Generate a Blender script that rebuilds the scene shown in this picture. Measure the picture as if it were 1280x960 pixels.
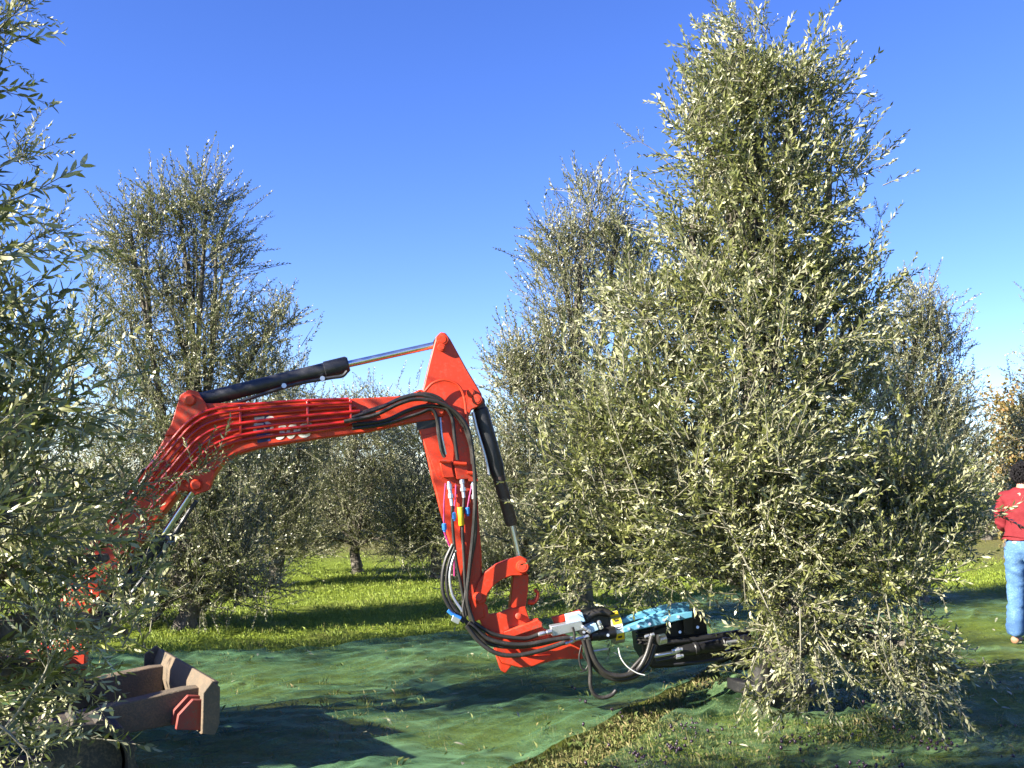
import bpy, bmesh, math, random
import numpy as np
from mathutils import Vector, noise as mnoise

random.seed(11)
RNG = np.random.default_rng(11)
S = bpy.context.scene
COL = S.collection
for o in list(bpy.data.objects):
    bpy.data.objects.remove(o)

# ------------------------------------------------------------------ camera
F = 1256.0                      # focal length in photo pixels (1280 wide)
PITCH = math.atan((590 - 480) / F)
CAM = Vector((0, 0, 1.6))
cd = bpy.data.cameras.new('camera')
cam = bpy.data.objects.new('camera', cd)
COL.objects.link(cam)
cam.location = CAM
cam.rotation_euler = (math.pi / 2 + PITCH, 0, 0)
cd.sensor_fit = 'HORIZONTAL'
cd.sensor_width = 36.0
cd.lens = 36.0 * F / 1280
cd.clip_start = 0.1
cd.clip_end = 2000
S.camera = cam

# ------------------------------------------------------------------ light
SUN_EL = math.radians(25)
SH = Vector((0.90, 0.436, 0)).normalized()          # ground direction in which shadows fall
world = bpy.data.worlds.new('World')
S.world = world
world.use_nodes = True
nt = world.node_tree
bg = nt.nodes['Background']
sky = nt.nodes.new('ShaderNodeTexSky')
sky.sky_type = 'NISHITA'
sky.sun_disc = False
sky.sun_elevation = SUN_EL
to_sun = Vector((-SH.x, -SH.y, 0))
sky.sun_rotation = math.atan2(to_sun.x, to_sun.y)
sky.altitude = 200
sky.air_density = 0.9
sky.dust_density = 0.0
sky.ozone_density = 5.0
hs = nt.nodes.new('ShaderNodeHueSaturation')
hs.inputs['Hue'].default_value = 0.517
hs.inputs['Saturation'].default_value = 1.14
hs.inputs['Value'].default_value = 1.0
nt.links.new(sky.outputs[0], hs.inputs['Color'])
tint = nt.nodes.new('ShaderNodeMixRGB')
tint.blend_type = 'MULTIPLY'
tint.inputs[0].default_value = 1.0
tint.inputs[2].default_value = (1.02, 0.965, 1.04, 1)
nt.links.new(hs.outputs[0], tint.inputs[1])
nt.links.new(tint.outputs[0], bg.inputs['Color'])
bg.inputs['Strength'].default_value = 0.070
sd = bpy.data.lights.new('sun', 'SUN')
sd.energy = 5.0
sd.angle = math.radians(0.53)
sd.color = (1.0, 0.93, 0.80)
sun = bpy.data.objects.new('sun', sd)
COL.objects.link(sun)
sun.location = (-20, -15, 14)
sdir = Vector((SH.x * math.cos(SUN_EL), SH.y * math.cos(SUN_EL), -math.sin(SUN_EL)))
sun.rotation_euler = sdir.to_track_quat('-Z', 'Y').to_euler()
S.view_settings.view_transform = 'Standard'
S.view_settings.look = 'None'
S.view_settings.exposure = 2.05
S.view_settings.gamma = 1.0
S.cycles.max_bounces = 6
S.cycles.transparent_max_bounces = 10
S.cycles.use_denoising = True

# ------------------------------------------------------------------ photo pixel -> world
def ray(px, py):
    u, v = (px - 640) / F, (480 - py) / F
    c, s = math.cos(PITCH), math.sin(PITCH)
    return Vector((u, c - v * s, s + v * c))
def P(px, py, Y):
    r = ray(px, py)
    return CAM + r * (Y / r.y)
def G(px, py, z=0.0):
    r = ray(px, py)
    return CAM + r * ((z - CAM.z) / r.z)

# ------------------------------------------------------------------ helpers
def new_mat(name):
    m = bpy.data.materials.new(name)
    m.use_nodes = True
    n = m.node_tree.nodes
    return m, m.node_tree, n['Principled BSDF']
def N(t, kind, **kw):
    n = t.nodes.new(kind)
    for k, v in kw.items():
        if k in n.inputs: n.inputs[k].default_value = v
        else: setattr(n, k, v)
    return n
def ramp(t, fac, stops):
    r = t.nodes.new('ShaderNodeValToRGB')
    el = r.color_ramp.elements
    while len(el) < len(stops): el.new(0.5)
    for e, (p, c) in zip(el, stops):
        e.position = p
        e.color = (*c, 1) if len(c) == 3 else c
    t.links.new(fac, r.inputs[0])
    return r.outputs[0]
def worn(name, base, dirt, rough=0.4, metal=0.0, amount=0.35, scale=9.0, coat=0.0, bump=0.15, spec=0.5):
    """painted / metal / rubber surface with patchy dirt, uneven gloss and fine relief"""
    m, t, b = new_mat(name)
    tc = N(t, 'ShaderNodeTexCoord')
    n1 = N(t, 'ShaderNodeTexNoise', Scale=scale, Detail=8.0, Roughness=0.7)
    n2 = N(t, 'ShaderNodeTexNoise', Scale=scale * 11, Detail=4.0, Roughness=0.6)
    for n in (n1, n2): t.links.new(tc.outputs['Object'], n.inputs['Vector'])
    mul = N(t, 'ShaderNodeMath', operation='MULTIPLY')
    t.links.new(n1.outputs[0], mul.inputs[0]); t.links.new(n2.outputs[0], mul.inputs[1])
    lo = 0.34 - 0.2 * amount
    fac = ramp(t, mul.outputs[0], [(lo, (0, 0, 0)), (lo + 0.16, (amount * 2,) * 3)])
    mix = N(t, 'ShaderNodeMixRGB')
    mix.inputs[1].default_value = (*base, 1); mix.inputs[2].default_value = (*dirt, 1)
    t.links.new(fac, mix.inputs[0])
    t.links.new(mix.outputs[0], b.inputs['Base Color'])
    mr = N(t, 'ShaderNodeMapRange')
    mr.inputs['To Min'].default_value = rough * 0.75; mr.inputs['To Max'].default_value = min(1, rough * 1.5)
    t.links.new(n1.outputs[0], mr.inputs[0]); t.links.new(mr.outputs[0], b.inputs['Roughness'])
    b.inputs['Metallic'].default_value = metal
    b.inputs['Coat Weight'].default_value = coat
    b.inputs['Specular IOR Level'].default_value = spec
    bp = N(t, 'ShaderNodeBump', Strength=bump, Distance=0.004)
    t.links.new(n2.outputs[0], bp.inputs['Height']); t.links.new(bp.outputs[0], b.inputs['Normal'])
    return m

M = {}
M['red'] = worn('red_paint', (0.52, 0.034, 0.007), (0.26, 0.085, 0.05), 0.45, amount=0.42, coat=0.05, bump=0.12, scale=5)
M['redpipe'] = worn('red_pipe_paint', (0.40, 0.014, 0.008), (0.16, 0.03, 0.02), 0.22, amount=0.25, coat=0.5, scale=14)
M['black'] = worn('black_paint', (0.012, 0.012, 0.013), (0.06, 0.055, 0.045), 0.36, amount=0.3)
M['steel_dark'] = worn('dark_steel', (0.035, 0.036, 0.042), (0.10, 0.09, 0.08), 0.38, amount=0.3, metal=0.3)
M['brown_steel'] = worn('brown_primed_steel', (0.060, 0.040, 0.034), (0.12, 0.10, 0.09), 0.45, amount=0.4)
M['chrome'] = worn('chrome_rod', (0.70, 0.70, 0.70), (0.5, 0.48, 0.45), 0.26, metal=1.0, amount=0.1, bump=0.02)
M['zinc'] = worn('zinc_fitting', (0.62, 0.63, 0.64), (0.3, 0.28, 0.25), 0.3, metal=0.8, amount=0.3)
M['rubber'] = worn('black_rubber', (0.016, 0.015, 0.014), (0.10, 0.085, 0.07), 0.5, amount=0.35, scale=6)
M['mudrubber'] = worn('muddy_rubber', (0.03, 0.026, 0.020), (0.11, 0.082, 0.048), 0.8, amount=0.6, scale=7, bump=0.6)
M['hose'] = worn('hose_rubber', (0.022, 0.020, 0.018), (0.085, 0.075, 0.065), 0.38, amount=0.35, scale=10)
M['rust'] = worn('weathered_blade', (0.105, 0.082, 0.055), (0.17, 0.115, 0.070), 0.8, amount=0.6, scale=9, bump=1.0)
M['blue'] = worn('sky_blue_paint', (0.11, 0.33, 0.47), (0.22, 0.30, 0.32), 0.35, amount=0.3, coat=0.2)
M['paleblue'] = worn('pale_blue_paint', (0.35, 0.55, 0.72), (0.3, 0.33, 0.35), 0.4, amount=0.3)
M['capblue'] = worn('blue_plastic', (0.03, 0.20, 0.62), (0.1, 0.15, 0.3), 0.4, amount=0.15)
M['yellow'] = worn('yellow_label', (0.80, 0.56, 0.02), (0.4, 0.33, 0.12), 0.5, amount=0.2)
M['whitelabel'] = worn('white_label', (0.75, 0.74, 0.70), (0.45, 0.42, 0.36), 0.5, amount=0.2)
M['inkblack'] = worn('label_ink', (0.02, 0.02, 0.02), (0.1, 0.1, 0.1), 0.5, amount=0.1)
M['inkblue'] = worn('logo_blue', (0.02, 0.03, 0.16), (0.1, 0.1, 0.1), 0.5, amount=0.1)
M['greyring'] = worn('grey_cast_ring', (0.30, 0.29, 0.24), (0.12, 0.10, 0.08), 0.5, amount=0.4, metal=0.2)
M['magenta'] = worn('magenta_line', (0.42, 0.03, 0.16), (0.2, 0.05, 0.08), 0.4, amount=0.15)
M['skin'] = worn('skin', (0.36, 0.19, 0.13), (0.30, 0.14, 0.10), 0.5, amount=0.2)
M['sweater'] = worn('red_knit', (0.15, 0.003, 0.008), (0.10, 0.002, 0.005), 0.9, amount=0.4, scale=30, bump=0.5)
M['shirt'] = worn('pale_shirt', (0.42, 0.46, 0.46), (0.30, 0.34, 0.36), 0.8, amount=0.4)
M['jeans'] = worn('denim', (0.045, 0.115, 0.25), (0.11, 0.21, 0.35), 0.85, amount=0.5, scale=7, bump=0.4)
M['shoe'] = worn('tan_shoe', (0.42, 0.20, 0.12), (0.25, 0.14, 0.09), 0.6, amount=0.3)
M['hair'] = worn('dark_hair', (0.006, 0.005, 0.006), (0.014, 0.011, 0.012), 0.6, amount=0.4, scale=40, bump=1.0, spec=0.2)

def bark_mat():
    m, t, b = new_mat('olive_bark')
    tc = N(t, 'ShaderNodeTexCoord')
    mp = N(t, 'ShaderNodeMapping'); mp.inputs['Scale'].default_value = (14, 14, 4)
    t.links.new(tc.outputs['Object'], mp.inputs['Vector'])
    n1 = N(t, 'ShaderNodeTexNoise', Scale=1.0, Detail=9.0, Roughness=0.7)
    t.links.new(mp.outputs[0], n1.inputs['Vector'])
    t.links.new(ramp(t, n1.outputs[0], [(0.3, (0.030, 0.025, 0.020)), (0.55, (0.11, 0.095, 0.075)), (0.75, (0.20, 0.18, 0.15))]), b.inputs['Base Color'])
    b.inputs['Roughness'].default_value = 0.9
    bp = N(t, 'ShaderNodeBump', Strength=0.8, Distance=0.02)
    t.links.new(n1.outputs[0], bp.inputs['Height']); t.links.new(bp.outputs[0], b.inputs['Normal'])
    return m
M['bark'] = bark_mat()
def leaf_mat(name, top, under, trans=0.22, rough=0.38):
    """olive leaf: dull dark green above, silver grey below, tone varies from leaf to leaf"""
    m, t, b = new_mat(name)
    at = N(t, 'ShaderNodeAttribute', attribute_name='tone')
    ge = N(t, 'ShaderNodeNewGeometry')
    ct = ramp(t, at.outputs['Fac'], top)
    cu = ramp(t, at.outputs['Fac'], under)
    mx = N(t, 'ShaderNodeMixRGB')
    t.links.new(ge.outputs['Backfacing'], mx.inputs[0]); t.links.new(ct, mx.inputs[1]); t.links.new(cu, mx.inputs[2])
    t.links.new(mx.outputs[0], b.inputs['Base Color'])
    b.inputs['Roughness'].default_value = rough
    b.inputs['Specular IOR Level'].default_value = 0.5
    tr = N(t, 'ShaderNodeBsdfTranslucent')
    t.links.new(ramp(t, at.outputs['Fac'], [(0, (0.09, 0.12, 0.03)), (1, (0.18, 0.22, 0.07))]), tr.inputs['Color'])
    ms = N(t, 'ShaderNodeMixShader'); ms.inputs[0].default_value = trans
    t.links.new(b.outputs[0], ms.inputs[1]); t.links.new(tr.outputs[0], ms.inputs[2])
    t.links.new(ms.outputs[0], t.nodes['Material Output'].inputs['Surface'])
    return m
M['leaf'] = leaf_mat('olive_leaf', [(0, (0.055, 0.068, 0.015)), (0.5, (0.14, 0.152, 0.042)), (1, (0.28, 0.285, 0.105))],
                     [(0, (0.24, 0.245, 0.125)), (1, (0.57, 0.56, 0.36))])
M['leaf_grey'] = leaf_mat('olive_leaf_grey', [(0, (0.050, 0.058, 0.018)), (0.5, (0.120, 0.128, 0.046)), (1, (0.24, 0.24, 0.105))],
                     [(0, (0.20, 0.20, 0.12)), (1, (0.54, 0.53, 0.36))])
M['autumn'] = leaf_mat('autumn_leaf', [(0, (0.10, 0.10, 0.03)), (0.5, (0.24, 0.18, 0.05)), (1, (0.30, 0.14, 0.06))],
                     [(0, (0.16, 0.15, 0.05)), (1, (0.36, 0.20, 0.08))], 0.3, 0.6)
M['grass'] = leaf_mat('grass_blade', [(0, (0.15, 0.21, 0.016)), (0.7, (0.26, 0.34, 0.030)), (1, (0.40, 0.36, 0.10))],
                     [(0, (0.15, 0.21, 0.016)), (0.7, (0.26, 0.34, 0.030)), (1, (0.40, 0.36, 0.10))], 0.3, 0.6)
M['drygrass'] = leaf_mat('dry_grass_blade', [(0, (0.08, 0.12, 0.02)), (0.5, (0.15, 0.165, 0.045)), (1, (0.27, 0.20, 0.09))],
                     [(0, (0.08, 0.12, 0.02)), (0.5, (0.15, 0.165, 0.045)), (1, (0.27, 0.20, 0.09))], 0.2, 0.7)
M['fallen'] = leaf_mat('fallen_leaf', [(0, (0.20, 0.19, 0.10)), (1, (0.50, 0.48, 0.36))], [(0, (0.30, 0.30, 0.22)), (1, (0.60, 0.58, 0.48))], 0.05, 0.5)
def flat_mat(name, c, rough=0.7):
    m, t, b = new_mat(name)
    n1 = N(t, 'ShaderNodeTexNoise', Scale=60.0, Detail=4.0)
    t.links.new(ramp(t, n1.outputs[0], [(0.3, tuple(x * 0.6 for x in c)), (0.7, c)]), b.inputs['Base Color'])
    b.inputs['Roughness'].default_value = rough
    return m
M['twig'] = flat_mat('olive_twig', (0.22, 0.205, 0.145))
M['olive'] = flat_mat('ripe_olive', (0.030, 0.014, 0.030), 0.3)

def finish(me, mats, smooth_angle=None):
    for m in (mats if isinstance(mats, (list, tuple)) else [mats]):
        me.materials.append(m)
    if smooth_angle is not None:
        me.polygons.foreach_set('use_smooth', [True] * len(me.polygons))
        me.set_sharp_from_angle(angle=math.radians(smooth_angle))
    me.update()
def thing(name, loc, label, cat, group=None):
    o = bpy.data.objects.new(name, None)
    o.empty_display_size = 0.2
    COL.objects.link(o); o.location = loc
    tag(o, label, cat, group)
    return o
def tag(o, label, cat, group=None):
    o['label'] = label; o['category'] = cat
    if group: o['group'] = group
def root_loc(p):
    v = Vector((0, 0, 0))
    while p is not None:
        v += p.location; p = p.parent
    return v

class MB:
    """collects solids in world coordinates; build() links them as ONE mesh object"""
    def __init__(s): s.v = []; s.f = []; s.mi = []; s.cur = 0
    def add(s, vs, fs):
        b = len(s.v)
        s.v += [Vector(v) for v in vs]
        s.f += [tuple(i + b for i in f) for f in fs]
        s.mi += [s.cur] * len(fs)
        return s
    def plate(s, pts, ext):
        ext = Vector(ext); n = len(pts)
        return s.add(list(pts) + [Vector(p) + ext for p in pts],
              [tuple(range(n)), tuple(range(2 * n - 1, n - 1, -1))] + [(i, (i + 1) % n, (i + 1) % n + n, i + n) for i in range(n)])
    def box(s, c, ax, h):
        c = Vector(c); ax = [Vector(a) for a in ax]
        vs = [c + ax[0] * h[0] * i + ax[1] * h[1] * j + ax[2] * h[2] * k for i in (-1, 1) for j in (-1, 1) for k in (-1, 1)]
        return s.add(vs, [(0, 1, 3, 2), (4, 6, 7, 5), (0, 4, 5, 1), (2, 3, 7, 6), (0, 2, 6, 4), (1, 5, 7, 3)])
    def lathe(s, p0, p1, prof, n=16):
        """prof: list of (fraction along p0-p1, radius)"""
        p0, p1 = Vector(p0), Vector(p1); d = p1 - p0; z = d.normalized()
        x = z.orthogonal().normalized(); y = z.cross(x)
        vs = []; fs = []
        for t, r in prof:
            for k in range(n):
                a = 2 * math.pi * k / n
                vs.append(p0 + d * t + (x * math.cos(a) + y * math.sin(a)) * r)
        for i in range(len(prof) - 1):
            for k in range(n):
                k2 = (k + 1) % n
                fs.append((i * n + k, i * n + k2, i * n + n + k2, i * n + n + k))
        fs.append(tuple(range(n - 1, -1, -1)))
        q = (len(prof) - 1) * n
        fs.append(tuple(range(q, q + n)))
        return s.add(vs, fs)
    def cyl(s, p0, p1, r, r1=None, n=16): return s.lathe(p0, p1, [(0, r), (1, r if r1 is None else r1)], n)
    def tube(s, pts, r, n=8, sub=5):
        pts = smooth_path(pts, sub) if sub > 1 else [Vector(p) for p in pts]
        rs = r if callable(r) else (lambda t: r)
        vs = []; fs = []; m = len(pts)
        x = None
        for i, p in enumerate(pts):
            tg = (pts[min(i + 1, m - 1)] - pts[max(i - 1, 0)])
            tg = tg.normalized() if tg.length > 1e-9 else Vector((0, 0, 1))
            if x is None: x = tg.orthogonal().normalized()
            else:
                x = x - tg * x.dot(tg)
                x = x.normalized() if x.length > 1e-6 else tg.orthogonal().normalized()
            y = tg.cross(x); rr = rs(i / max(1, m - 1))
            for k in range(n):
                a = 2 * math.pi * k / n
                vs.append(p + (x * math.cos(a) + y * math.sin(a)) * rr)
        for i in range(m - 1):
            for k in range(n):
                k2 = (k + 1) % n
                fs.append((i * n + k, i * n + k2, i * n + n + k2, i * n + n + k))
        fs.append(tuple(range(n - 1, -1, -1))); fs.append(tuple(range((m - 1) * n, m * n)))
        return s.add(vs, fs)
    def build(s, name, mat, parent=None, bevel=0.0, angle=40, loc=None, label=None):
        base = root_loc(parent) if parent is not None else Vector(loc or (0, 0, 0))
        me = bpy.data.meshes.new(name)
        me.from_pydata([v - base for v in s.v], [], s.f)
        if isinstance(mat, (list, tuple)): me.polygons.foreach_set('material_index', s.mi)
        bm = bmesh.new(); bm.from_mesh(me)
        bmesh.ops.recalc_face_normals(bm, faces=bm.faces)
        bm.to_mesh(me); bm.free()
        finish(me, mat, angle)
        o = bpy.data.objects.new(name, me)
        COL.objects.link(o)
        if parent is not None: o.parent = parent
        else: o.location = base
        if bevel:
            b = o.modifiers.new('bevel', 'BEVEL')
            b.width = bevel; b.segments = 2; b.limit_method = 'ANGLE'; b.angle_limit = math.radians(40)
            b.harden_normals = False
        if label: o['label'] = label
        return o
def smooth_path(pts, sub=5):
    pts = [Vector(p) for p in pts]
    if len(pts) < 3: return pts
    out = []
    q = [pts[0] * 2 - pts[1]] + pts + [pts[-1] * 2 - pts[-2]]
    for i in range(1, len(q) - 2):
        a, b, c, d = q[i - 1], q[i], q[i + 1], q[i + 2]
        for k in range(sub):
            t = k / sub
            out.append(0.5 * ((2 * b) + (c - a) * t + (2 * a - 5 * b + 4 * c - d) * t * t + (3 * b - a - 3 * c + d) * t ** 3))
    out.append(pts[-1])
    return out

# ------------------------------------------------------------------ ground
def gh(x, y):
    """gentle height of the grove floor"""
    f = 1.0 / (1.0 + ((x * x + y * y) ** 0.5 / 40.0) ** 2)
    return f * (0.022 * math.sin(x * 1.3 + 0.7 * y) + 0.018 * math.sin(2.1 * y - 0.6 * x + 1.0) + 0.012 * math.sin(3.7 * x + 1.9 * y))
def ground_mat():
    m, t, b = new_mat('grove_floor')
    tc = N(t, 'ShaderNodeTexCoord')
    n1 = N(t, 'ShaderNodeTexNoise', Scale=0.8, Detail=6.0, Roughness=0.65)
    n2 = N(t, 'ShaderNodeTexNoise', Scale=28.0, Detail=6.0, Roughness=0.7)
    for n in (n1, n2): t.links.new(tc.outputs['Object'], n.inputs['Vector'])
    g = ramp(t, n2.outputs[0], [(0.3, (0.075, 0.105, 0.010)), (0.6, (0.17, 0.22, 0.018)), (0.8, (0.25, 0.26, 0.05))])
    s_ = ramp(t, n2.outputs[0], [(0.3, (0.07, 0.05, 0.03)), (0.7, (0.20, 0.15, 0.09))])
    fac = ramp(t, n1.outputs[0], [(0.50, (0, 0, 0)), (0.66, (1, 1, 1))])
    # the bare strip left between the two nets, and the ploughed strip beyond the lane
    att = N(t, 'ShaderNodeAttribute', attribute_name='bare')
    mxf = N(t, 'ShaderNodeMath', operation='MAXIMUM')
    mf = N(t, 'ShaderNodeMath', operation='MULTIPLY'); mf.inputs[1].default_value = 0.35
    t.links.new(fac, mf.inputs[0])
    t.links.new(mf.outputs[0], mxf.inputs[0]); t.links.new(att.outputs['Fac'], mxf.inputs[1])
    mx = N(t, 'ShaderNodeMixRGB')
    t.links.new(mxf.outputs[0], mx.inputs[0]); t.links.new(g, mx.inputs[1]); t.links.new(s_, mx.inputs[2])
    t.links.new(mx.outputs[0], b.inputs['Base Color'])
    b.inputs['Roughness'].default_value = 0.95
    b.inputs['Specular IOR Level'].default_value = 0.15
    bp = N(t, 'ShaderNodeBump', Strength=1.0, Distance=0.03)
    t.links.new(n2.outputs[0], bp.inputs['Height']); t.links.new(bp.outputs[0], b.inputs['Normal'])
    return m
def bareness(x, y):
    v = 0.0
    if 4 < y < 8.4:
        xc = 0.13 + (y - 5.43) * 0.545
        v = max(v, 0.9 - abs(x - xc - 0.02) / 0.30)
    d = y + 0.12 * x
    if 17.5 < d < 60: v = max(v, min(1.0, (d - 17.5) / 2.5) * 0.6)
    if 10.0 < y < 17 and x < 0: v = max(v, 0.55 - abs(y - 15.2 + 0.1 * x) / 0.5)
    return max(0.0, min(1.0, v + 0.35 * mnoise.noise(Vector((x * 2.3, y * 2.3, 3.1)))))  if v > 0.02 else 0.0
def make_ground():
    a = np.linspace(-1, 1, 181)
    xs = np.sinh(a * 5.2) / math.sinh(5.2) * 600
    ys = np.sinh(a * 5.2) / math.sinh(5.2) * 600 + 7.0
    vs = [(x, y, gh(x, y)) for y in ys for x in xs]
    n = len(xs)
    fs = [(j * n + i, j * n + i + 1, j * n + n + i + 1, j * n + n + i) for j in range(n - 1) for i in range(n - 1)]
    me = bpy.data.meshes.new('ground'); me.from_pydata(vs, [], fs)
    at = me.attributes.new('bare', 'FLOAT', 'POINT')
    at.data.foreach_set('value', [bareness(v[0], v[1]) for v in vs])
    finish(me, ground_mat(), 180)
    o = bpy.data.objects.new('ground', me); COL.objects.link(o)
    o['kind'] = 'structure'
    o['label'] = 'grassy floor of the olive grove with bare earth patches'
make_ground()

# ------------------------------------------------------------------ leaf clouds (numpy)
def unit(v): return v / np.maximum(np.linalg.norm(v, axis=-1, keepdims=True), 1e-9)
def leaf_shape(lod):
    """unit leaf along +y, upper side +z : verts, faces"""
    if lod == 0:
        v = np.array([(0, 0, 0), (-.42, .30, .07), (.42, .30, .07), (-.40, .68, .03), (.40, .68, .03), (0, 1, -.10)], float)
        f = [(0, 2, 1), (1, 2, 4, 3), (3, 4, 5)]
    else:
        v = np.array([(0, 0, 0), (.5, .5, .06), (0, 1, 0), (-.5, .5, .06)], float)
        f = [(0, 1, 2, 3)]
    return v, f
def shoot_template(rng, lod, L, leaf_len, leaf_w, step, droop=0.0, twig=True):
    """a leafy shoot growing along +z: returns verts, faces, material index, tone"""
    lv, lf = leaf_shape(lod)
    V = []; Fc = []; MI = []; TN = []
    bend = rng.normal(0, 0.35, 2)
    def axis(t):
        return np.array([bend[0] * t * t * L * 0.6, bend[1] * t * t * L * 0.6, t * L - droop * t * t * L * 0.4])
    if twig:
        segs = 3 if lod == 0 else 1
        for i in range(segs + 1):
            r = 0.0035 * (1 - 0.75 * i / segs) * (1.0 if lod == 0 else 1.5)
            c = axis(i / segs)
            for k in range(3):
                a = k * 2.094
                V.append(c + np.array([math.cos(a) * r, math.sin(a) * r, 0]))
        for i in range(segs):
            for k in range(3):
                k2 = (k + 1) % 3
                Fc.append((i * 3 + k, i * 3 + k2, i * 3 + 3 + k2, i * 3 + 3 + k)); MI.append(1); TN.append(0.5)
    n = max(3, int(L * 0.9 / step))
    for i in range(n):
        t = 0.10 + 0.90 * i / (n - 1)
        c = axis(t); tg = unit(axis(min(1, t + .05)) - axis(max(0, t - .05)))
        ph = (i % 2) * math.pi / 2 + rng.normal(0, 0.35)
        for sgn in (0, math.pi):
            if rng.random() < 0.08: continue
            a = ph + sgn + rng.normal(0, 0.25)
            rad = np.array([math.cos(a), math.sin(a), 0.0])
            el = math.radians(rng.normal(48, 14)) * (1.15 - 0.55 * t)
            d = unit(math.cos(el) * tg + math.sin(el) * rad)
            up = unit(tg - d * np.dot(tg, d) + rng.normal(0, 0.45, 3))     # upper side looks to the shoot tip
            up = unit(up - d * np.dot(up, d))
            side = np.cross(d, up)
            ll = leaf_len * rng.uniform(0.65, 1.15) * (1.0 - 0.30 * t * t); ww = leaf_w * rng.uniform(0.75, 1.2)
            pts = c + lv[:, :1] * ww * side + lv[:, 1:2] * ll * d + lv[:, 2:3] * ww * 2.2 * up
            b = len(V); V += list(pts)
            tn = min(1, max(0, rng.normal(0.45, 0.24)))
            for f in lf:
                Fc.append(tuple(x + b for x in f)); MI.append(0); TN.append(tn)
    return np.array(V), Fc, np.array(MI), np.array(TN)
class Cloud:
    """many transformed copies of small templates gathered into one mesh"""
    def __init__(s): s.v = []; s.lv = []; s.ls = []; s.mi = []; s.tn = []; s.nv = 0; s.nl = 0
    def scatter(s, tmpl, pos, zdir, scale, rng, roll=None):
        V, Fc, MI, TN = tmpl
        k = len(pos)
        if k == 0: return
        z = unit(zdir)
        ref = unit(rng.normal(0, 1, (k, 3)))
        x = unit(ref - z * np.sum(ref * z, 1, keepdims=True)); y = np.cross(z, x)
        W = (V[None, :, 0:1] * x[:, None] + V[None, :, 1:2] * y[:, None] + V[None, :, 2:3] * z[:, None]) * scale[:, None, None] + pos[:, None]
        lv = np.concatenate([np.array(f) for f in Fc]); tot = np.array([len(f) for f in Fc])
        ls = np.concatenate([[0], np.cumsum(tot)[:-1]])
        off = (np.arange(k) * len(V))[:, None]
        s.v.append(W.reshape(-1, 3)); s.lv.append((lv[None] + off + s.nv).ravel())
        s.ls.append((ls[None] + (np.arange(k) * len(lv))[:, None] + s.nl).ravel())
        s.mi.append(np.tile(MI, k))
        s.tn.append(np.clip(np.tile(TN, k) + np.repeat(rng.normal(0, 0.14, k), len(TN)), 0, 1))
        s.nv += k * len(V); s.nl += k * len(lv)
    def build(s, name, mats, parent=None, loc=(0, 0, 0)):
        base = np.array(root_loc(parent) if parent is not None else loc, float)
        me = bpy.data.meshes.new(name)
        v = (np.concatenate(s.v) - base).astype(np.float32)
        lv = np.concatenate(s.lv).astype(np.int32); ls = np.concatenate(s.ls).astype(np.int32)
        me.vertices.add(len(v)); me.vertices.foreach_set('co', v.ravel())
        me.loops.add(len(lv)); me.loops.foreach_set('vertex_index', lv)
        me.polygons.add(len(ls)); me.polygons.foreach_set('loop_start', ls)
        me.polygons.foreach_set('material_index', np.concatenate(s.mi).astype(np.int32))
        at = me.attributes.new('tone', 'FLOAT', 'FACE')
        at.data.foreach_set('value', np.concatenate(s.tn).astype(np.float32))
        for m in mats: me.materials.append(m)
        me.update(calc_edges=True)
        o = bpy.data.objects.new(name, me); COL.objects.link(o)
        if parent is not None: o.parent = parent
        else: o.location = base
        o['kind'] = 'stuff'
        return o
_T = {}
def templates(kind):
    if kind in _T: return _T[kind]
    rng = np.random.default_rng(hash(kind) % 1000 if not isinstance(kind, str) else sum(map(ord, kind)))
    if kind == 'near':   a = [shoot_template(rng, 0, rng.uniform(.26, .42), .066, .0135, .024) for _ in range(10)]
    elif kind == 'main': a = [shoot_template(rng, 0 if i < 4 else 1, rng.uniform(.20, .36), .060, .0142, .0205) for i in range(12)]
    elif kind == 'mid':  a = [shoot_template(rng, 1, rng.uniform(.24, .42), .049, .0132, .0205) for _ in range(8)]
    elif kind == 'far':  a = [shoot_template(rng, 1, rng.uniform(.30, .50), .085, .026, .050, twig=False) for _ in range(8)]
    else:                a = [shoot_template(rng, 1, rng.uniform(.30, .50), .10, .055, .060, twig=False) for _ in range(6)]
    _T[kind] = a
    return a
DENS = {'near': 1.5, 'main': 1.85, 'mid': 2.1, 'far': 2.6, 'autumn': 2.2}
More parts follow.
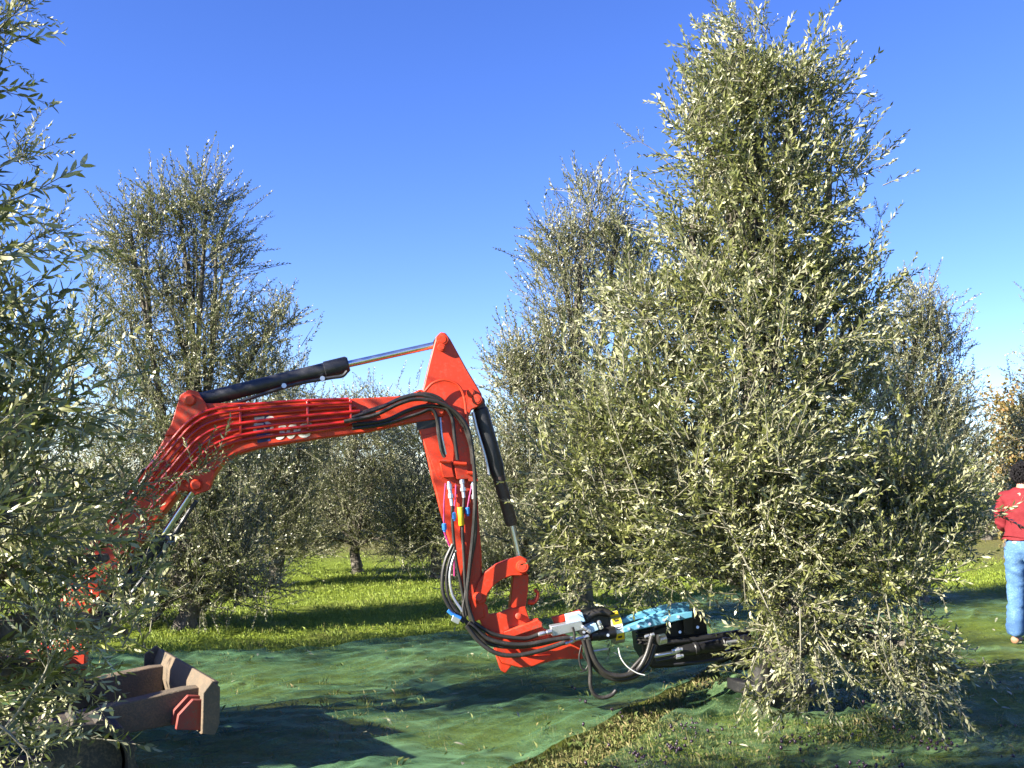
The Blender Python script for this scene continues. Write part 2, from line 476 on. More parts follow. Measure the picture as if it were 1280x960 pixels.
def crown_shoots(cloud, lobes, kind, density, rng, upright=0.55, droop_below=None):
    """lobes: (centre, (rx, ry, rz)); shoots gathered in clumps through each lobe's outer volume"""
    T = templates(kind)
    pos = []; dr = []
    for c, r in lobes:
        c = np.array(c); r = np.array(r)
        q = r + .13
        area = math.pi * (q[0] * q[2] + 0.5 * q[0] * q[1])
        n_clump = max(3, int(area * density * DENS[kind] / 9))
        u = unit(rng.normal(0, 1, (n_clump, 3)))
        fr = 0.35 + 0.65 * rng.random(n_clump) ** 0.6
        cp = c + u * r * fr[:, None]
        cd_ = unit(u * np.array([1, 1, .7]) * 0.75 + np.array([0, 0, upright]) + rng.normal(0, .35, (n_clump, 3)))
        k = rng.integers(5, 14, n_clump)
        idx = np.repeat(np.arange(n_clump), k)
        m = len(idx)
        spread = (0.10 + 0.10 * rng.random(m)) * min(1.3, max(0.6, r.mean() / 0.45))
        p = cp[idx] + rng.normal(0, 1, (m, 3)) * spread[:, None]
        d = unit(cd_[idx] + rng.normal(0, .38, (m, 3)))
        if droop_below is not None:
            w = np.clip((droop_below - p[:, 2]) / 0.7, 0, 1)[:, None] * rng.random((m, 1))
            d = unit(d * (1 - w) + np.array([0, 0, -1.0]) * w + 0.3 * u[idx] * w)
        pos.append(p); dr.append(d)
    pos = np.concatenate(pos); dr = np.concatenate(dr)
    ok = pos[:, 2] > 0.22
    pos, dr = pos[ok], dr[ok]
    which = rng.integers(0, len(T), len(pos))
    sc = rng.uniform(.75, 1.2, len(pos))
    for i, t in enumerate(T):
        w = which == i
        cloud.scatter(t, pos[w], dr[w], sc[w], rng)
    return len(pos)
def pixel_lobes(spec, d0, shrink=.15, flat=.75):
    """(px, py, half width, half height, [depth offset]) in photo pixels at the tree's own distance -> world ellipsoids"""
    out = []
    for s_ in spec:
        d = d0 + (s_[4] if len(s_) > 4 else 0)
        k = d / F
        g = lambda q: max(q * k - shrink, .35 * q * k)       # the shoots add their own length outside the lobe
        out.append((tuple(P(s_[0], s_[1], d)), (g(s_[2]), g(max(s_[2], s_[3])) * flat, g(s_[3]))))
    return out
def limbs(mb, base, lobes, r0, fork=0.5, rng=random):
    """trunk that forks low, and a tapering limb to every lobe"""
    base = Vector(base)
    cen = sum((Vector(c) for c, r in lobes), Vector()) / len(lobes)
    top = base + Vector(((cen.x - base.x) * .35, (cen.y - base.y) * .35, fork * cen.z))
    a = base + (top - base) * .33 + Vector((rng.uniform(-.06, .06), rng.uniform(-.06, .06), 0))
    b = base + (top - base) * .7 + Vector((rng.uniform(-.06, .06), rng.uniform(-.06, .06), 0))
    mb.tube([base - Vector((0, 0, .08)), base + Vector((0, 0, .06)), a, b, top], lambda t: r0 * (1.5 - .8 * min(1, t * 3) if t < .33 else .7 + .35 * (1 - t)), 12, 4)
    for c, r in lobes:
        c = Vector(c)
        s = top if c.z > top.z else base + (top - base) * max(.45, min(1, c.z / max(.1, top.z) * .8))
        mid = s.lerp(c, .5) + Vector((rng.uniform(-.12, .12), rng.uniform(-.12, .12), .10 * (c - s).length))
        e = c + Vector((rng.uniform(-.3, .3) * r[0], rng.uniform(-.3, .3) * r[1], .45 * r[2]))
        mb.tube([s, mid, c, e], lambda t: r0 * (.34 - .30 * t), 6, 4)
        for _ in range(3):
            q = c + Vector((rng.uniform(-1, 1) * r[0] * .8, rng.uniform(-1, 1) * r[1] * .8, rng.uniform(-.5, .9) * r[2] * .8))
            mb.tube([mid, mid.lerp(q, .5) + Vector((0, 0, .05)), q], lambda t: r0 * (.13 - .11 * t), 5, 3)
def olive_tree(base, lobes, kind, density, r0, label, group, leaf='leaf', name='olive_tree', cat='olive tree', seed=0, upright=.55, droop=None, fork=.5):
    rng = np.random.default_rng(100 + seed); prng = random.Random(seed)
    base = Vector((base[0], base[1], gh(base[0], base[1])))
    t = thing(name, base, label, cat, group)
    mb = MB(); limbs(mb, base, lobes, r0, fork, prng)
    mb.build('trunk', M['bark'], t)
    c = Cloud(); n = crown_shoots(c, lobes, kind, density, rng, upright, droop)
    c.build('crown', [M[leaf], M['twig']], t)
    return t, n
# ------------------------------------------------------------------ harvest nets
def net_mat(name, col, light, thin):
    m, t, b = new_mat(name)
    tc = N(t, 'ShaderNodeTexCoord')
    mp = N(t, 'ShaderNodeMapping'); mp.inputs['Rotation'].default_value = (0, 0, .95); mp.inputs['Scale'].default_value = (1.2, 6.0, 1)
    t.links.new(tc.outputs['Object'], mp.inputs['Vector'])
    n1 = N(t, 'ShaderNodeTexNoise', Scale=1.0, Detail=6.0, Roughness=0.6)
    t.links.new(mp.outputs[0], n1.inputs['Vector'])
    n2 = N(t, 'ShaderNodeTexNoise', Scale=0.9, Detail=4.0)
    n3 = N(t, 'ShaderNodeTexNoise', Scale=90.0, Detail=3.0)
    for n in (n2, n3): t.links.new(tc.outputs['Object'], n.inputs['Vector'])
    t.links.new(ramp(t, n1.outputs[0], [(0.3, col), (0.75, light)]), b.inputs['Base Color'])
    b.inputs['Roughness'].default_value = 0.55
    b.inputs['Specular IOR Level'].default_value = 0.35
    mp2 = N(t, 'ShaderNodeMapping'); mp2.inputs['Rotation'].default_value = (0, 0, .95); mp2.inputs['Scale'].default_value = (5, 55, 1)
    t.links.new(tc.outputs['Object'], mp2.inputs['Vector'])
    n4 = N(t, 'ShaderNodeTexNoise', Scale=1.0, Detail=5.0, Roughness=0.75)
    t.links.new(mp2.outputs[0], n4.inputs['Vector'])
    bp = N(t, 'ShaderNodeBump', Strength=0.7, Distance=0.012)
    t.links.new(n4.outputs[0], bp.inputs['Height']); t.links.new(bp.outputs[0], b.inputs['Normal'])
    tp = N(t, 'ShaderNodeBsdfTransparent')
    # mesh density: folds of the weave lie doubled in streaks, single and thin elsewhere
    s1 = N(t, 'ShaderNodeMath', operation='MULTIPLY'); t.links.new(n1.outputs[0], s1.inputs[0]); t.links.new(n2.outputs[0], s1.inputs[1])
    s2 = N(t, 'ShaderNodeMath', operation='MULTIPLY_ADD'); mn = N(t, 'ShaderNodeMath', operation='MULTIPLY'); t.links.new(n3.outputs[0], mn.inputs[0]); t.links.new(n4.outputs[0], mn.inputs[1]); t.links.new(mn.outputs[0], s2.inputs[0]); s2.inputs[1].default_value = .42; t.links.new(s1.outputs[0], s2.inputs[2])
    fac = ramp(t, s2.outputs[0], [(0.22, (min(.9, thin * 1.35),) * 3), (0.34, (thin,) * 3), (0.44, (thin * .45,) * 3), (0.54, (0.05,) * 3)])
    ms = N(t, 'ShaderNodeMixShader')
    t.links.new(fac, ms.inputs[0]); t.links.new(b.outputs[0], ms.inputs[1]); t.links.new(tp.outputs[0], ms.inputs[2])
    t.links.new(ms.outputs[0], t.nodes['Material Output'].inputs['Surface'])
    return m
def interp(x, tab):
    return float(np.interp(x, [a for a, b in tab], [b for a, b in tab]))
def net(name, xl, xr, yn, yf, lift, mat, label, seed, nx=230, ny=200, fold=.048):
    """a sheet between boundary curves xl(y), xr(y), yn(x), yf(x), creased and rolled up along its hems"""
    vs = []
    for j in range(ny + 1):
        t = j / ny
        for i in range(nx + 1):
            s = i / nx
            y = 7.0; x = 0
            for _ in range(6):
                x = xl(y) * (1 - s) + xr(y) * s
                y = yn(x) * (1 - t) + yf(x) * t
            q = Vector((x, y, seed))
            x2 = x + .05 * mnoise.noise(q * 1.7) + .09 * mnoise.noise(q * .8 + Vector((3, 1, 0))); y2 = y + .05 * mnoise.noise(q * 1.9 + Vector((5, 5, 0)))
            u = x * .58 + y * .81; v = -x * .81 + y * .58      # creases run with the pull of the net
            r1 = 1 - abs(mnoise.noise(Vector((u * .8, v * 4.0, seed)))) * 2
            r2 = 1 - abs(mnoise.noise(Vector((u * 2.2 + 9, v * 9.0, seed)))) * 2
            big = .5 + .5 * mnoise.noise(Vector((x * .9, y * .9, seed + 4)))
            h = fold * 2.2 * max(0, r1 - .40) ** 1.5 * big + fold * .9 * max(0, r2 - .40) ** 1.3 * (1.2 - big)
            edge = min(s * (xr(y) - xl(y)), (1 - s) * (xr(y) - xl(y)), t * (yf(x) - yn(x)), (1 - t) * (yf(x) - yn(x)))
            h += .055 * math.exp(-(edge / .07) ** 2) * (.6 + .6 * mnoise.noise(Vector((x * 2, y * 2, seed + 8)))) + .02 * math.exp(-((edge - .22) / .08) ** 2)
            bx, by = x - 1.50, y - 6.85                           # bunched up against the foot of the tallest tree
            h += (.20 * math.exp(-(bx * bx / .09 + by * by / .10)) * (.75 + .5 * mnoise.noise(q * 6))) if lift > .03 else 0
            vs.append((x2, y2, gh(x2, y2) + lift + h))
    fs = [(j * (nx + 1) + i, j * (nx + 1) + i + 1, (j + 1) * (nx + 1) + i + 1, (j + 1) * (nx + 1) + i) for j in range(ny) for i in range(nx)]
    me = bpy.data.meshes.new(name)
    c = Vector((xr(6) - 1.0, 6, 0)) if lift < .03 else Vector((xl(6) + 1.0, 6, 0))
    me.from_pydata([Vector(v) - c for v in vs], [], fs)
    finish(me, mat, 180)
    o = bpy.data.objects.new(name, me); COL.objects.link(o); o.location = c
    tag(o, label, 'net', 'green harvest nets spread on the ground')
    return o
NET_L = [(3.5, -1.25), (4.6, -.52), (5.43, -.09), (6.6, .68), (7.9, 1.44), (8.5, 1.8), (9.5, 2.2), (12, 2.4)]
NET_R = [(3.5, -.35), (4.6, .08), (5.43, .43), (6.3, .90), (6.93, 1.22), (7.6, 1.55), (9, 1.85), (14, 2.2)]
net('harvest_net', lambda y: -5.2, lambda y: interp(y, NET_L), lambda x: 3.9, lambda x: interp(x, [(-5.2, 8.4), (-3.0, 8.7), (-2.1, 8.85), (-.5, 10.1), (.6, 10.9), (2.4, 11.3)]),
    .016, net_mat('green_net', (0.024, 0.080, 0.034), (0.14, 0.27, 0.125), .50), 'dark green net lying under the red arm up to the grass lane', 2.0)
net('harvest_net', lambda y: interp(y, NET_R), lambda y: 9.5, lambda x: 3.9, lambda x: interp(x, [(1, 12.2), (4, 13.2), (6.2, 13.7), (9.5, 13.4)]),
    .034, net_mat('green_net_thin', (0.032, 0.090, 0.036), (0.15, 0.25, 0.105), .72), 'thinner green net under the tallest tree reaching to the feet of the person', 7.0)

# ------------------------------------------------------------------ grass, fallen leaves, fallen olives
def in_net(x, y):
    return (x < interp(y, NET_L) and y < interp(x, [(-5.2, 8.4), (-3.0, 8.7), (-2.1, 8.85), (-.5, 10.1), (.6, 10.9), (2.4, 11.3)])) or (x > interp(y, NET_R) and y < interp(x, [(1, 12.2), (4, 13.2), (6.2, 13.7), (9.5, 13.4)]))
def blade_template(rng, n, h, w, spread):
    V = []; Fc = []; TN = []
    for _ in range(n):
        a = rng.uniform(0, 6.28); lean = rng.uniform(.1, .9); hh = h * rng.uniform(.5, 1.2)
        b = np.array([rng.normal(0, spread), rng.normal(0, spread), 0]); d = np.array([math.cos(a), math.sin(a), 0]); s_ = np.array([-d[1], d[0], 0]) * w
        i = len(V)
        V += [b - s_, b + s_, b + d * lean * hh * .4 + np.array([0, 0, hh * .65]), b + d * lean * hh + np.array([0, 0, hh * (1 - .3 * lean)])]
        Fc += [(i, i + 1, i + 2), (i + 2, i + 1, i + 3)]; tn = float(np.clip(rng.normal(.45, .22), 0, 1)); TN += [tn, tn]
    return np.array(V), Fc, np.zeros(len(Fc), int), np.array(TN)
def scatter_grass(name, mat, n, region, h, w, seed, label, keep, per=7, spread=.035):
    rng = np.random.default_rng(seed)
    T = [blade_template(rng, per, h, w, spread) for _ in range(8)]
    x = rng.uniform(region[0], region[1], n)
    # more tufts where they show larger
    y = region[2] * (region[3] / region[2]) ** rng.random(n)
    ok = np.array([keep(a, b, rng) for a, b in zip(x, y)])
    x, y = x[ok], y[ok]
    z = np.array([gh(a, b) for a, b in zip(x, y)])
    pos = np.stack([x, y, z], 1)
    c = Cloud(); w_ = rng.integers(0, 8, len(pos))
    sc = rng.uniform(.5, 1.25, len(pos))
    for i in range(8):
        q = w_ == i
        zd = np.tile([0, 0, 1.0], (q.sum(), 1)) + rng.normal(0, .08, (q.sum(), 3))
        c.scatter(T[i], pos[q], zd, sc[q], rng)
    o = c.build(name, [mat], None, (0, 0, 0)); o['label'] = label
    return o
def lane_keep(x, y, rng):
    if in_net(x, y) or abs(x) > .56 * y + .3: return False
    d = y + .12 * x
    p = .35 + .65 * (.5 + mnoise.noise(Vector((x * 1.1, y * 1.1, 1))))
    if d > 17: p *= .25
    return rng.random() < p
scatter_grass('grass', M['grass'], 34000, (-6, 9, 8.3, 21), .055, .0030, 21, 'bright short grass of the lane between the olive rows', lane_keep)
def gap_keep(x, y, rng):
    l, r = interp(y, NET_L), interp(y, NET_R)
    if l - .05 < x < r + .1: return rng.random() < .9
    if r < x < r + 1.6 and 5.3 < y < 7.6: return rng.random() < .55
    return rng.random() < .025 + .16 * max(0, mnoise.noise(Vector((x * 1.5, y * 1.5, 9))))
scatter_grass('grass', M['drygrass'], 16000, (-2.6, 4.2, 4.9, 9.6), .055, .0028, 22, 'dry and green tufts in the gap between the nets and poking through them', gap_keep, 8, .04)
def litter(name, n, mat, seed, label, fn, region, size, group_keep):
    rng = np.random.default_rng(seed)
    x = rng.uniform(region[0], region[1], n); y = rng.uniform(region[2], region[3], n)
    ok = np.array([group_keep(a, b, rng) for a, b in zip(x, y)]); x, y = x[ok], y[ok]
    z = np.array([gh(a, b) for a, b in zip(x, y)]) + rng.uniform(.05, .075, len(x))
    c = Cloud(); zd = np.tile([0, 0, 1.0], (len(x), 1)) + rng.normal(0, .35, (len(x), 3))
    c.scatter(fn, np.stack([x, y, z], 1), zd, rng.uniform(.7, 1.3, len(x)) * size, rng)
    o = c.build(name, [mat]); o['label'] = label
lv, lf = leaf_shape(0)
leafT = (np.stack([lv[:, 0] * .018, lv[:, 1] * .065, lv[:, 2] * .04], 1), lf, np.zeros(len(lf), int), np.full(len(lf), .5))
litter('fallen_leaves', 1100, M['fallen'], 31, 'pale olive leaves fallen on the nets', leafT, (-3.5, 6, 5.0, 11), 1.0,
       lambda x, y, r: in_net(x, y) and r.random() < .10 + .5 * max(0, mnoise.noise(Vector((x * .9, y * .9, 5)))))
bm = bmesh.new(); bmesh.ops.create_icosphere(bm, subdivisions=1, radius=1)
oliveT = (np.array([tuple(v.co) for v in bm.verts]) * np.array([.0085, .0085, .012]), [tuple(v.index for v in f.verts) for f in bm.faces], np.zeros(len(bm.faces), int), np.full(len(bm.faces), .5)); bm.free()
def olive_keep(x, y, r):
    d = min(math.hypot((x - a) / .22, (y - b) / .30) for a, b in [(.95, 5.85), (.72, 5.6), (1.1, 6.2), (1.65, 6.0), (2.35, 5.9), (1.9, 5.5), (.5, 5.45)])
    return r.random() < (.85 if d < .40 else .18 if d < .8 else .02)
litter('fallen_olives', 4200, M['olive'], 32, 'ripe dark olives fallen on the net in front of the tallest tree', oliveT, (.3, 3.8, 5.2, 7.6), 1.0, olive_keep)
# ------------------------------------------------------------------ trees
G_ROW = 'olive trees of the left row beside the grass lane'
G_FAR = 'olive trees closing the far end of the grove'
# the big tree held by the shaker
MAIN_BASE = Vector((1.73, 6.75, 0))
L5 = pixel_lobes([(928, 62, 52, 60), (930, 130, 72, 70), (880, 170, 54, 78), (992, 130, 58, 72), (940, 200, 95, 85), (1036, 220, 42, 60),
    (950, 300, 112, 85), (865, 300, 45, 60), (870, 385, 75, 70), (1010, 370, 85, 80), (1075, 400, 32, 55), (805, 400, 52, 70), (940, 450, 145, 100, -.3),
    (815, 520, 105, 95, -.3), (1050, 530, 85, 85), (755, 590, 85, 90, -.2), (900, 590, 140, 105, -.6), (1060, 630, 120, 100, -.3),
    (730, 680, 60, 58), (840, 680, 105, 55, -.2), (960, 690, 90, 65, -.4), (1150, 630, 72, 75, -.2), (1110, 725, 85, 70, -.6), (1180, 680, 50, 60, -.3),
    (1125, 805, 48, 55, -.7), (1150, 855, 32, 32, -.7), (1005, 770, 45, 55, -.7), (990, 830, 30, 34, -.7), (800, 715, 70, 32, .3), (1060, 770, 40, 35, .3), (978, 770, 30, 50, -.6), (1060, 800, 28, 40, -.6)], 6.7)
TREE_MAIN, _n5 = olive_tree(MAIN_BASE, L5, 'main', 185, .15,
    'tallest leafy olive tree gripped at its trunk by the blue and black shaker', None, 'leaf', seed=5, upright=.55, droop=1.25, fork=.45)
# near tree on the left, close to the camera, in front of the machine
L1 = pixel_lobes([(-140, 15, 70, 80), (-132, 130, 70, 80), (-135, 230, 75, 80), (-125, 320, 75, 75), (-110, 410, 95, 90), (-5, 500, 95, 85, .2), (50, 510, 45, 70, .8),
    (40, 610, 52, 55, .6), (-20, 640, 100, 90, .2), (-10, 720, 45, 50, .5), (122, 700, 26, 34, .9), (50, 835, 38, 38, .5), (-35, 830, 70, 80, .3), (-5, 910, 40, 40, .3), (150, 790, 26, 36, 1.2),
    (-200, 330, 130, 180, -.8), (-200, 700, 160, 200, -.4)], 3.3, .10)
L1 += [((-1.9, 2.2, 3.1), (.45, .3, .5))]
TREE_NEAR, _n1 = olive_tree((-2.05, 2.55), L1, 'near', 150, .16,
    'nearest olive tree at the left edge, its leaves hiding the body of the red machine', None, 'leaf', seed=1, upright=.5, droop=.6)
def spray(parent, pts, r, n, seed, size=1.0):
    """one long bare-stemmed branch reaching out of the crown, leafy towards its tip"""
    rng = np.random.default_rng(seed)
    path = smooth_path([P(*p) for p in pts], 8)
    mb = MB(); mb.tube(path, lambda t: r * (1 - .7 * t), 6, 1)
    br = mb.build('branch', M['twig'], parent)
    c = Cloud(); T = templates('near')
    pa = np.array([tuple(p) for p in path]); m = len(pa)
    ii = (m * (0.30 + .70 * rng.random(n) ** .8)).astype(int).clip(1, m - 1)
    tg = unit(pa[ii] - pa[ii - 1])
    d = unit(tg * .9 + rng.normal(0, .5, (n, 3)) + np.array([0, 0, .25]))
    w = rng.integers(0, len(T), n)
    for i in range(len(T)):
        q = w == i
        c.scatter(T[i], pa[ii[q]], d[q], rng.uniform(.32, .55, q.sum()) * size, rng)
    c.build('leaves', [M['leaf'], M['twig']], br)
for k, (pts, n) in enumerate([
    ([(20, 665, 3.7), (90, 640, 3.8), (170, 608, 3.9), (225, 596, 4.0), (272, 572, 4.0)], 22),
    ([(40, 655, 3.6), (100, 645, 3.7), (140, 636, 3.8), (180, 620, 3.8)], 10),
    ([(60, 700, 3.6), (85, 725, 3.6), (125, 737, 3.7), (172, 728, 3.8)], 5),
    ([(0, 750, 3.2), (40, 760, 3.2), (80, 790, 3.2), (130, 800, 3.3)], 9),
    ([(-60, 110, 3.2), (-20, 60, 3.2), (5, 30, 3.2), (28, 8, 3.2)], 16),
    ([(-60, 240, 3.2), (-20, 220, 3.2), (8, 205, 3.2), (32, 194, 3.2)], 13),
    ([(-50, 335, 3.2), (-5, 318, 3.2), (25, 306, 3.2), (50, 297, 3.2)], 13),
    ([(60, 560, 3.9), (85, 480, 3.9), (105, 410, 4.0), (118, 350, 4.0)], 18),
    ([(110, 560, 4.1), (140, 500, 4.1), (152, 450, 4.1)], 12),
    ([(-10, 930, 2.9), (30, 880, 2.9), (60, 830, 2.9), (52, 790, 2.9)], 9),
    ([(-10, 900, 2.8), (15, 920, 2.8), (45, 955, 2.8)], 9),
    ]):
    spray(TREE_NEAR, pts, .0048, n, 40 + k)
for k, (pts, n) in enumerate([
    ([(900, 640, 6.0), (960, 760, 5.8), (985, 830, 5.7), (1040, 850, 5.7)], 14),
    ([(1080, 650, 6.0), (1110, 760, 5.8), (1120, 830, 5.7), (1180, 862, 5.7)], 16),
    ([(1000, 760, 5.8), (1000, 830, 5.7), (990, 880, 5.7)], 10),
    ([(1100, 760, 5.8), (1095, 810, 5.8), (1120, 860, 5.7), (1150, 890, 5.7)], 14),
    ([(760, 620, 6.2), (740, 540, 6.2), (728, 470, 6.2)], 14), ([(800, 620, 6.0), (770, 540, 6.0), (752, 480, 6.0)], 14),
    ([(900, 130, 6.8), (915, 60, 6.8), (918, 8, 6.8)], 10), ([(950, 120, 6.8), (955, 60, 6.8), (958, 20, 6.8)], 8),
    ([(1000, 150, 6.8), (1040, 90, 6.8), (1052, 62, 6.8)], 8), ([(860, 230, 6.8), (820, 190, 6.8), (790, 172, 6.8)], 8),
    ([(1040, 200, 6.8), (1070, 150, 6.8), (1090, 122, 6.8)], 10), ([(1050, 330, 6.8), (1090, 300, 6.8), (1102, 270, 6.8)], 8)]):
    spray(TREE_MAIN, pts, .0048, n, 80 + k, .8)
# trees behind, each with its own outline
def back_tree(px, d, spec, kind, density, r0, label, group, leaf='leaf_grey', seed=0, name='olive_tree', cat='olive tree', fork=.4, upright=.7, droop=None, flat=.75):
    b = P(px, 700, d); b.z = 0
    return olive_tree(b, pixel_lobes(spec, d, .15, flat), kind, density, r0, label, group, leaf, name, cat, seed, upright, droop, fork)
back_tree(235, 10.5, [(225, 268, 55, 55), (258, 258, 36, 46), (165, 300, 45, 55), (200, 340, 75, 70), (270, 320, 45, 60), (165, 420, 65, 70), (255, 420, 70, 70), (335, 415, 38, 45),
    (315, 470, 50, 45), (225, 520, 115, 90), (160, 600, 95, 90), (285, 600, 70, 80), (225, 680, 110, 80), (300, 700, 45, 60), (190, 750, 85, 60), (255, 765, 75, 50), (310, 745, 50, 45), (180, 790, 70, 40), (120, 730, 80, 80)],
    'mid', 108, .13, 'tall thin topped olive tree rising behind the black boom cylinder', G_ROW, seed=2, droop=.7, flat=.42)
back_tree(735, 10.6, [(735, 280, 42, 60), (700, 320, 35, 50), (770, 310, 45, 45), (725, 380, 68, 75), (800, 350, 40, 50), (700, 470, 75, 75), (660, 530, 70, 65), (740, 560, 95, 95),
    (655, 620, 72, 70), (625, 680, 48, 55), (620, 730, 50, 40), (700, 700, 95, 60), (800, 640, 80, 90), (640, 470, 35, 45)],
    'mid', 120, .13, 'grey green olive tree with wispy top behind the left shoulder of the tallest tree', None, seed=4, droop=.7, upright=1.1)
back_tree(1150, 12.5, [(1152, 392, 36, 42), (1130, 430, 40, 50), (1175, 445, 34, 50), (1150, 500, 62, 50), (1140, 560, 75, 70), (1190, 570, 45, 70), (1110, 620, 80, 70), (1195, 640, 45, 55), (1090, 470, 40, 60)],
    'mid', 115, .11, 'dark bushy olive tree with a rounded tuft on top right of the tallest tree', None, seed=6, upright=1.1)
back_tree(1320, 13.5, [(1318, 450, 32, 50), (1345, 420, 40, 60), (1310, 540, 42, 60), (1360, 560, 60, 80), (1290, 620, 50, 50), (1350, 650, 60, 50)],
    'mid', 105, .11, 'olive tree at the right edge behind the standing person', None, seed=7)
back_tree(1262, 19, [(1262, 525, 22, 32), (1284, 560, 28, 38), (1252, 575, 18, 30), (1300, 515, 28, 40), (1280, 620, 36, 36), (1320, 580, 40, 60)],
    'autumn', 70, .10, 'yellow and orange autumn tree beyond the right hand olive trees', None, 'autumn', 8, 'autumn_tree', 'tree')
back_tree(447, 16.0, [(450, 530, 50, 42), (410, 560, 50, 50), (480, 580, 50, 55), (440, 610, 70, 55), (400, 640, 40, 45), (470, 660, 45, 36), (392, 678, 40, 30), (505, 676, 40, 32)],
    'mid', 90, .10, 'small olive tree with a visible dark trunk at the end of the grass lane', None, seed=9, fork=.35)
back_tree(545, 15.0, [(540, 540, 55, 50), (560, 600, 55, 60), (520, 630, 45, 55), (580, 660, 60, 45), (550, 680, 60, 40), (510, 670, 40, 38)],
    'mid', 90, .10, 'dense dark olive tree behind the upper part of the dipper arm', None, seed=10, droop=.7)
back_tree(345, 14.2, [(345, 480, 42, 45), (375, 540, 50, 55), (330, 560, 60, 70), (365, 610, 45, 50), (320, 640, 60, 50), (355, 670, 50, 40), (310, 690, 55, 40)],
    'mid', 100, .11, 'second olive tree of the left row, seen under the red boom', G_ROW, seed=11)
# rest of the row, outside the frame to the left: their shade crosses the lane and nets
for k, (x, y, zt, r) in enumerate([(-4.84, 5.41, 4.6, .64), (-6.75, 7.1, 3.9, .55)]):
    lb = [((x, y, zt - .5), (r * .6, r * .6, .6)), ((x + .2, y, zt - 1.2), (r * .9, r * .9, .7)), ((x - .2, y + .1, zt - 1.9), (r * .8, r * .8, .5))]
    if k == 0: lb.append(((-4.68, 5.07, 2.35), (.42, .34, .20)))  # extra low lobe, added out of view to shade the net
    olive_tree((x, y), lb, 'far', 60, .12, ['taller olive tree outside the picture just behind the machine', 'smaller olive tree outside the picture farther along the left row'][k], G_ROW, 'leaf_grey', seed=30 + k)
# far trees
for k, (px, d, pyt, hw, lab) in enumerate([(60, 21, 500, 110, 'distant olive tree hidden behind the nearest tree at the left edge'),
        (250, 24, 515, 100, 'distant olive tree behind the low crown of the tall thin topped tree'), (370, 26, 530, 80, 'distant olive tree showing under the middle of the red boom'),
        (440, 27, 497, 62, 'distant olive tree whose top shows above the red boom, left one of two'), (492, 25, 494, 55, 'distant olive tree whose top shows above the red boom beside the knuckle'),
        (560, 27, 510, 70, 'distant olive tree directly behind the red dipper arm'), (630, 23, 520, 80, 'distant olive tree behind the black bucket cylinder'),
        (780, 24, 500, 100, 'distant olive tree behind the left half of the tallest tree'), (900, 26, 510, 90, 'distant olive tree behind the trunk of the tallest tree'),
        (1010, 24, 500, 90, 'distant olive tree behind the right half of the tallest tree'), (1105, 25, 520, 70, 'distant olive tree between the tallest tree and the bushy tufted tree'),
        (1200, 26, 560, 60, 'distant olive tree left of the autumn tree'), (1235, 24, 590, 50, 'low distant olive tree beside the head of the person'),
        (1300, 27, 580, 60, 'distant olive tree behind the red sweater at the right edge'), (1400, 24, 520, 90, 'distant olive tree beyond the right edge of the picture'),
        (-60, 25, 505, 110, 'distant olive tree beyond the left edge of the picture, nearer the lane'), (-230, 23, 500, 120, 'distant olive tree far beyond the left edge of the picture')]):
    zc = 690
    sp = [(px, pyt + 35, hw * .5, 36), (px - hw * .45, (pyt + zc) / 2, hw * .55, (zc - pyt) * .33), (px + hw * .45, (pyt + zc) / 2 + 5, hw * .55, (zc - pyt) * .33),
          (px, zc - 50, hw * .9, 45), (px - hw * .5, zc - 25, hw * .5, 24), (px + hw * .5, zc - 25, hw * .5, 24)]
    back_tree(px, d, sp, 'far', 30, .12, lab, G_FAR, seed=60 + k)
# ------------------------------------------------------------------ mini excavator with trunk shaker
F0 = Vector((-2.60, 6.20, 0))                     # the boom swings in the vertical plane through F0 and the gripped trunk
AX = Vector((MAIN_BASE.x - F0.x, MAIN_BASE.y - F0.y, 0)).normalized()
NN = Vector((-AX.y, AX.x, 0))                     # away from the camera
UP = Vector((0, 0, 1))
def E(px, py, off=0.0):
    """point of the boom plane (moved off metres away from the camera side) seen at that photo pixel"""
    r = ray(px, py)
    k = (F0 + NN * off - CAM).dot(NN) / r.dot(NN)
    return CAM + r * k
def EP(pts, off): return [E(x, y, off) for x, y in pts]
UC = Vector((-3.28, 5.32, 0))
EX = thing('mini_excavator', UC, 'red mini excavator with its bent arm reaching a trunk shaker to the tallest tree', 'excavator')

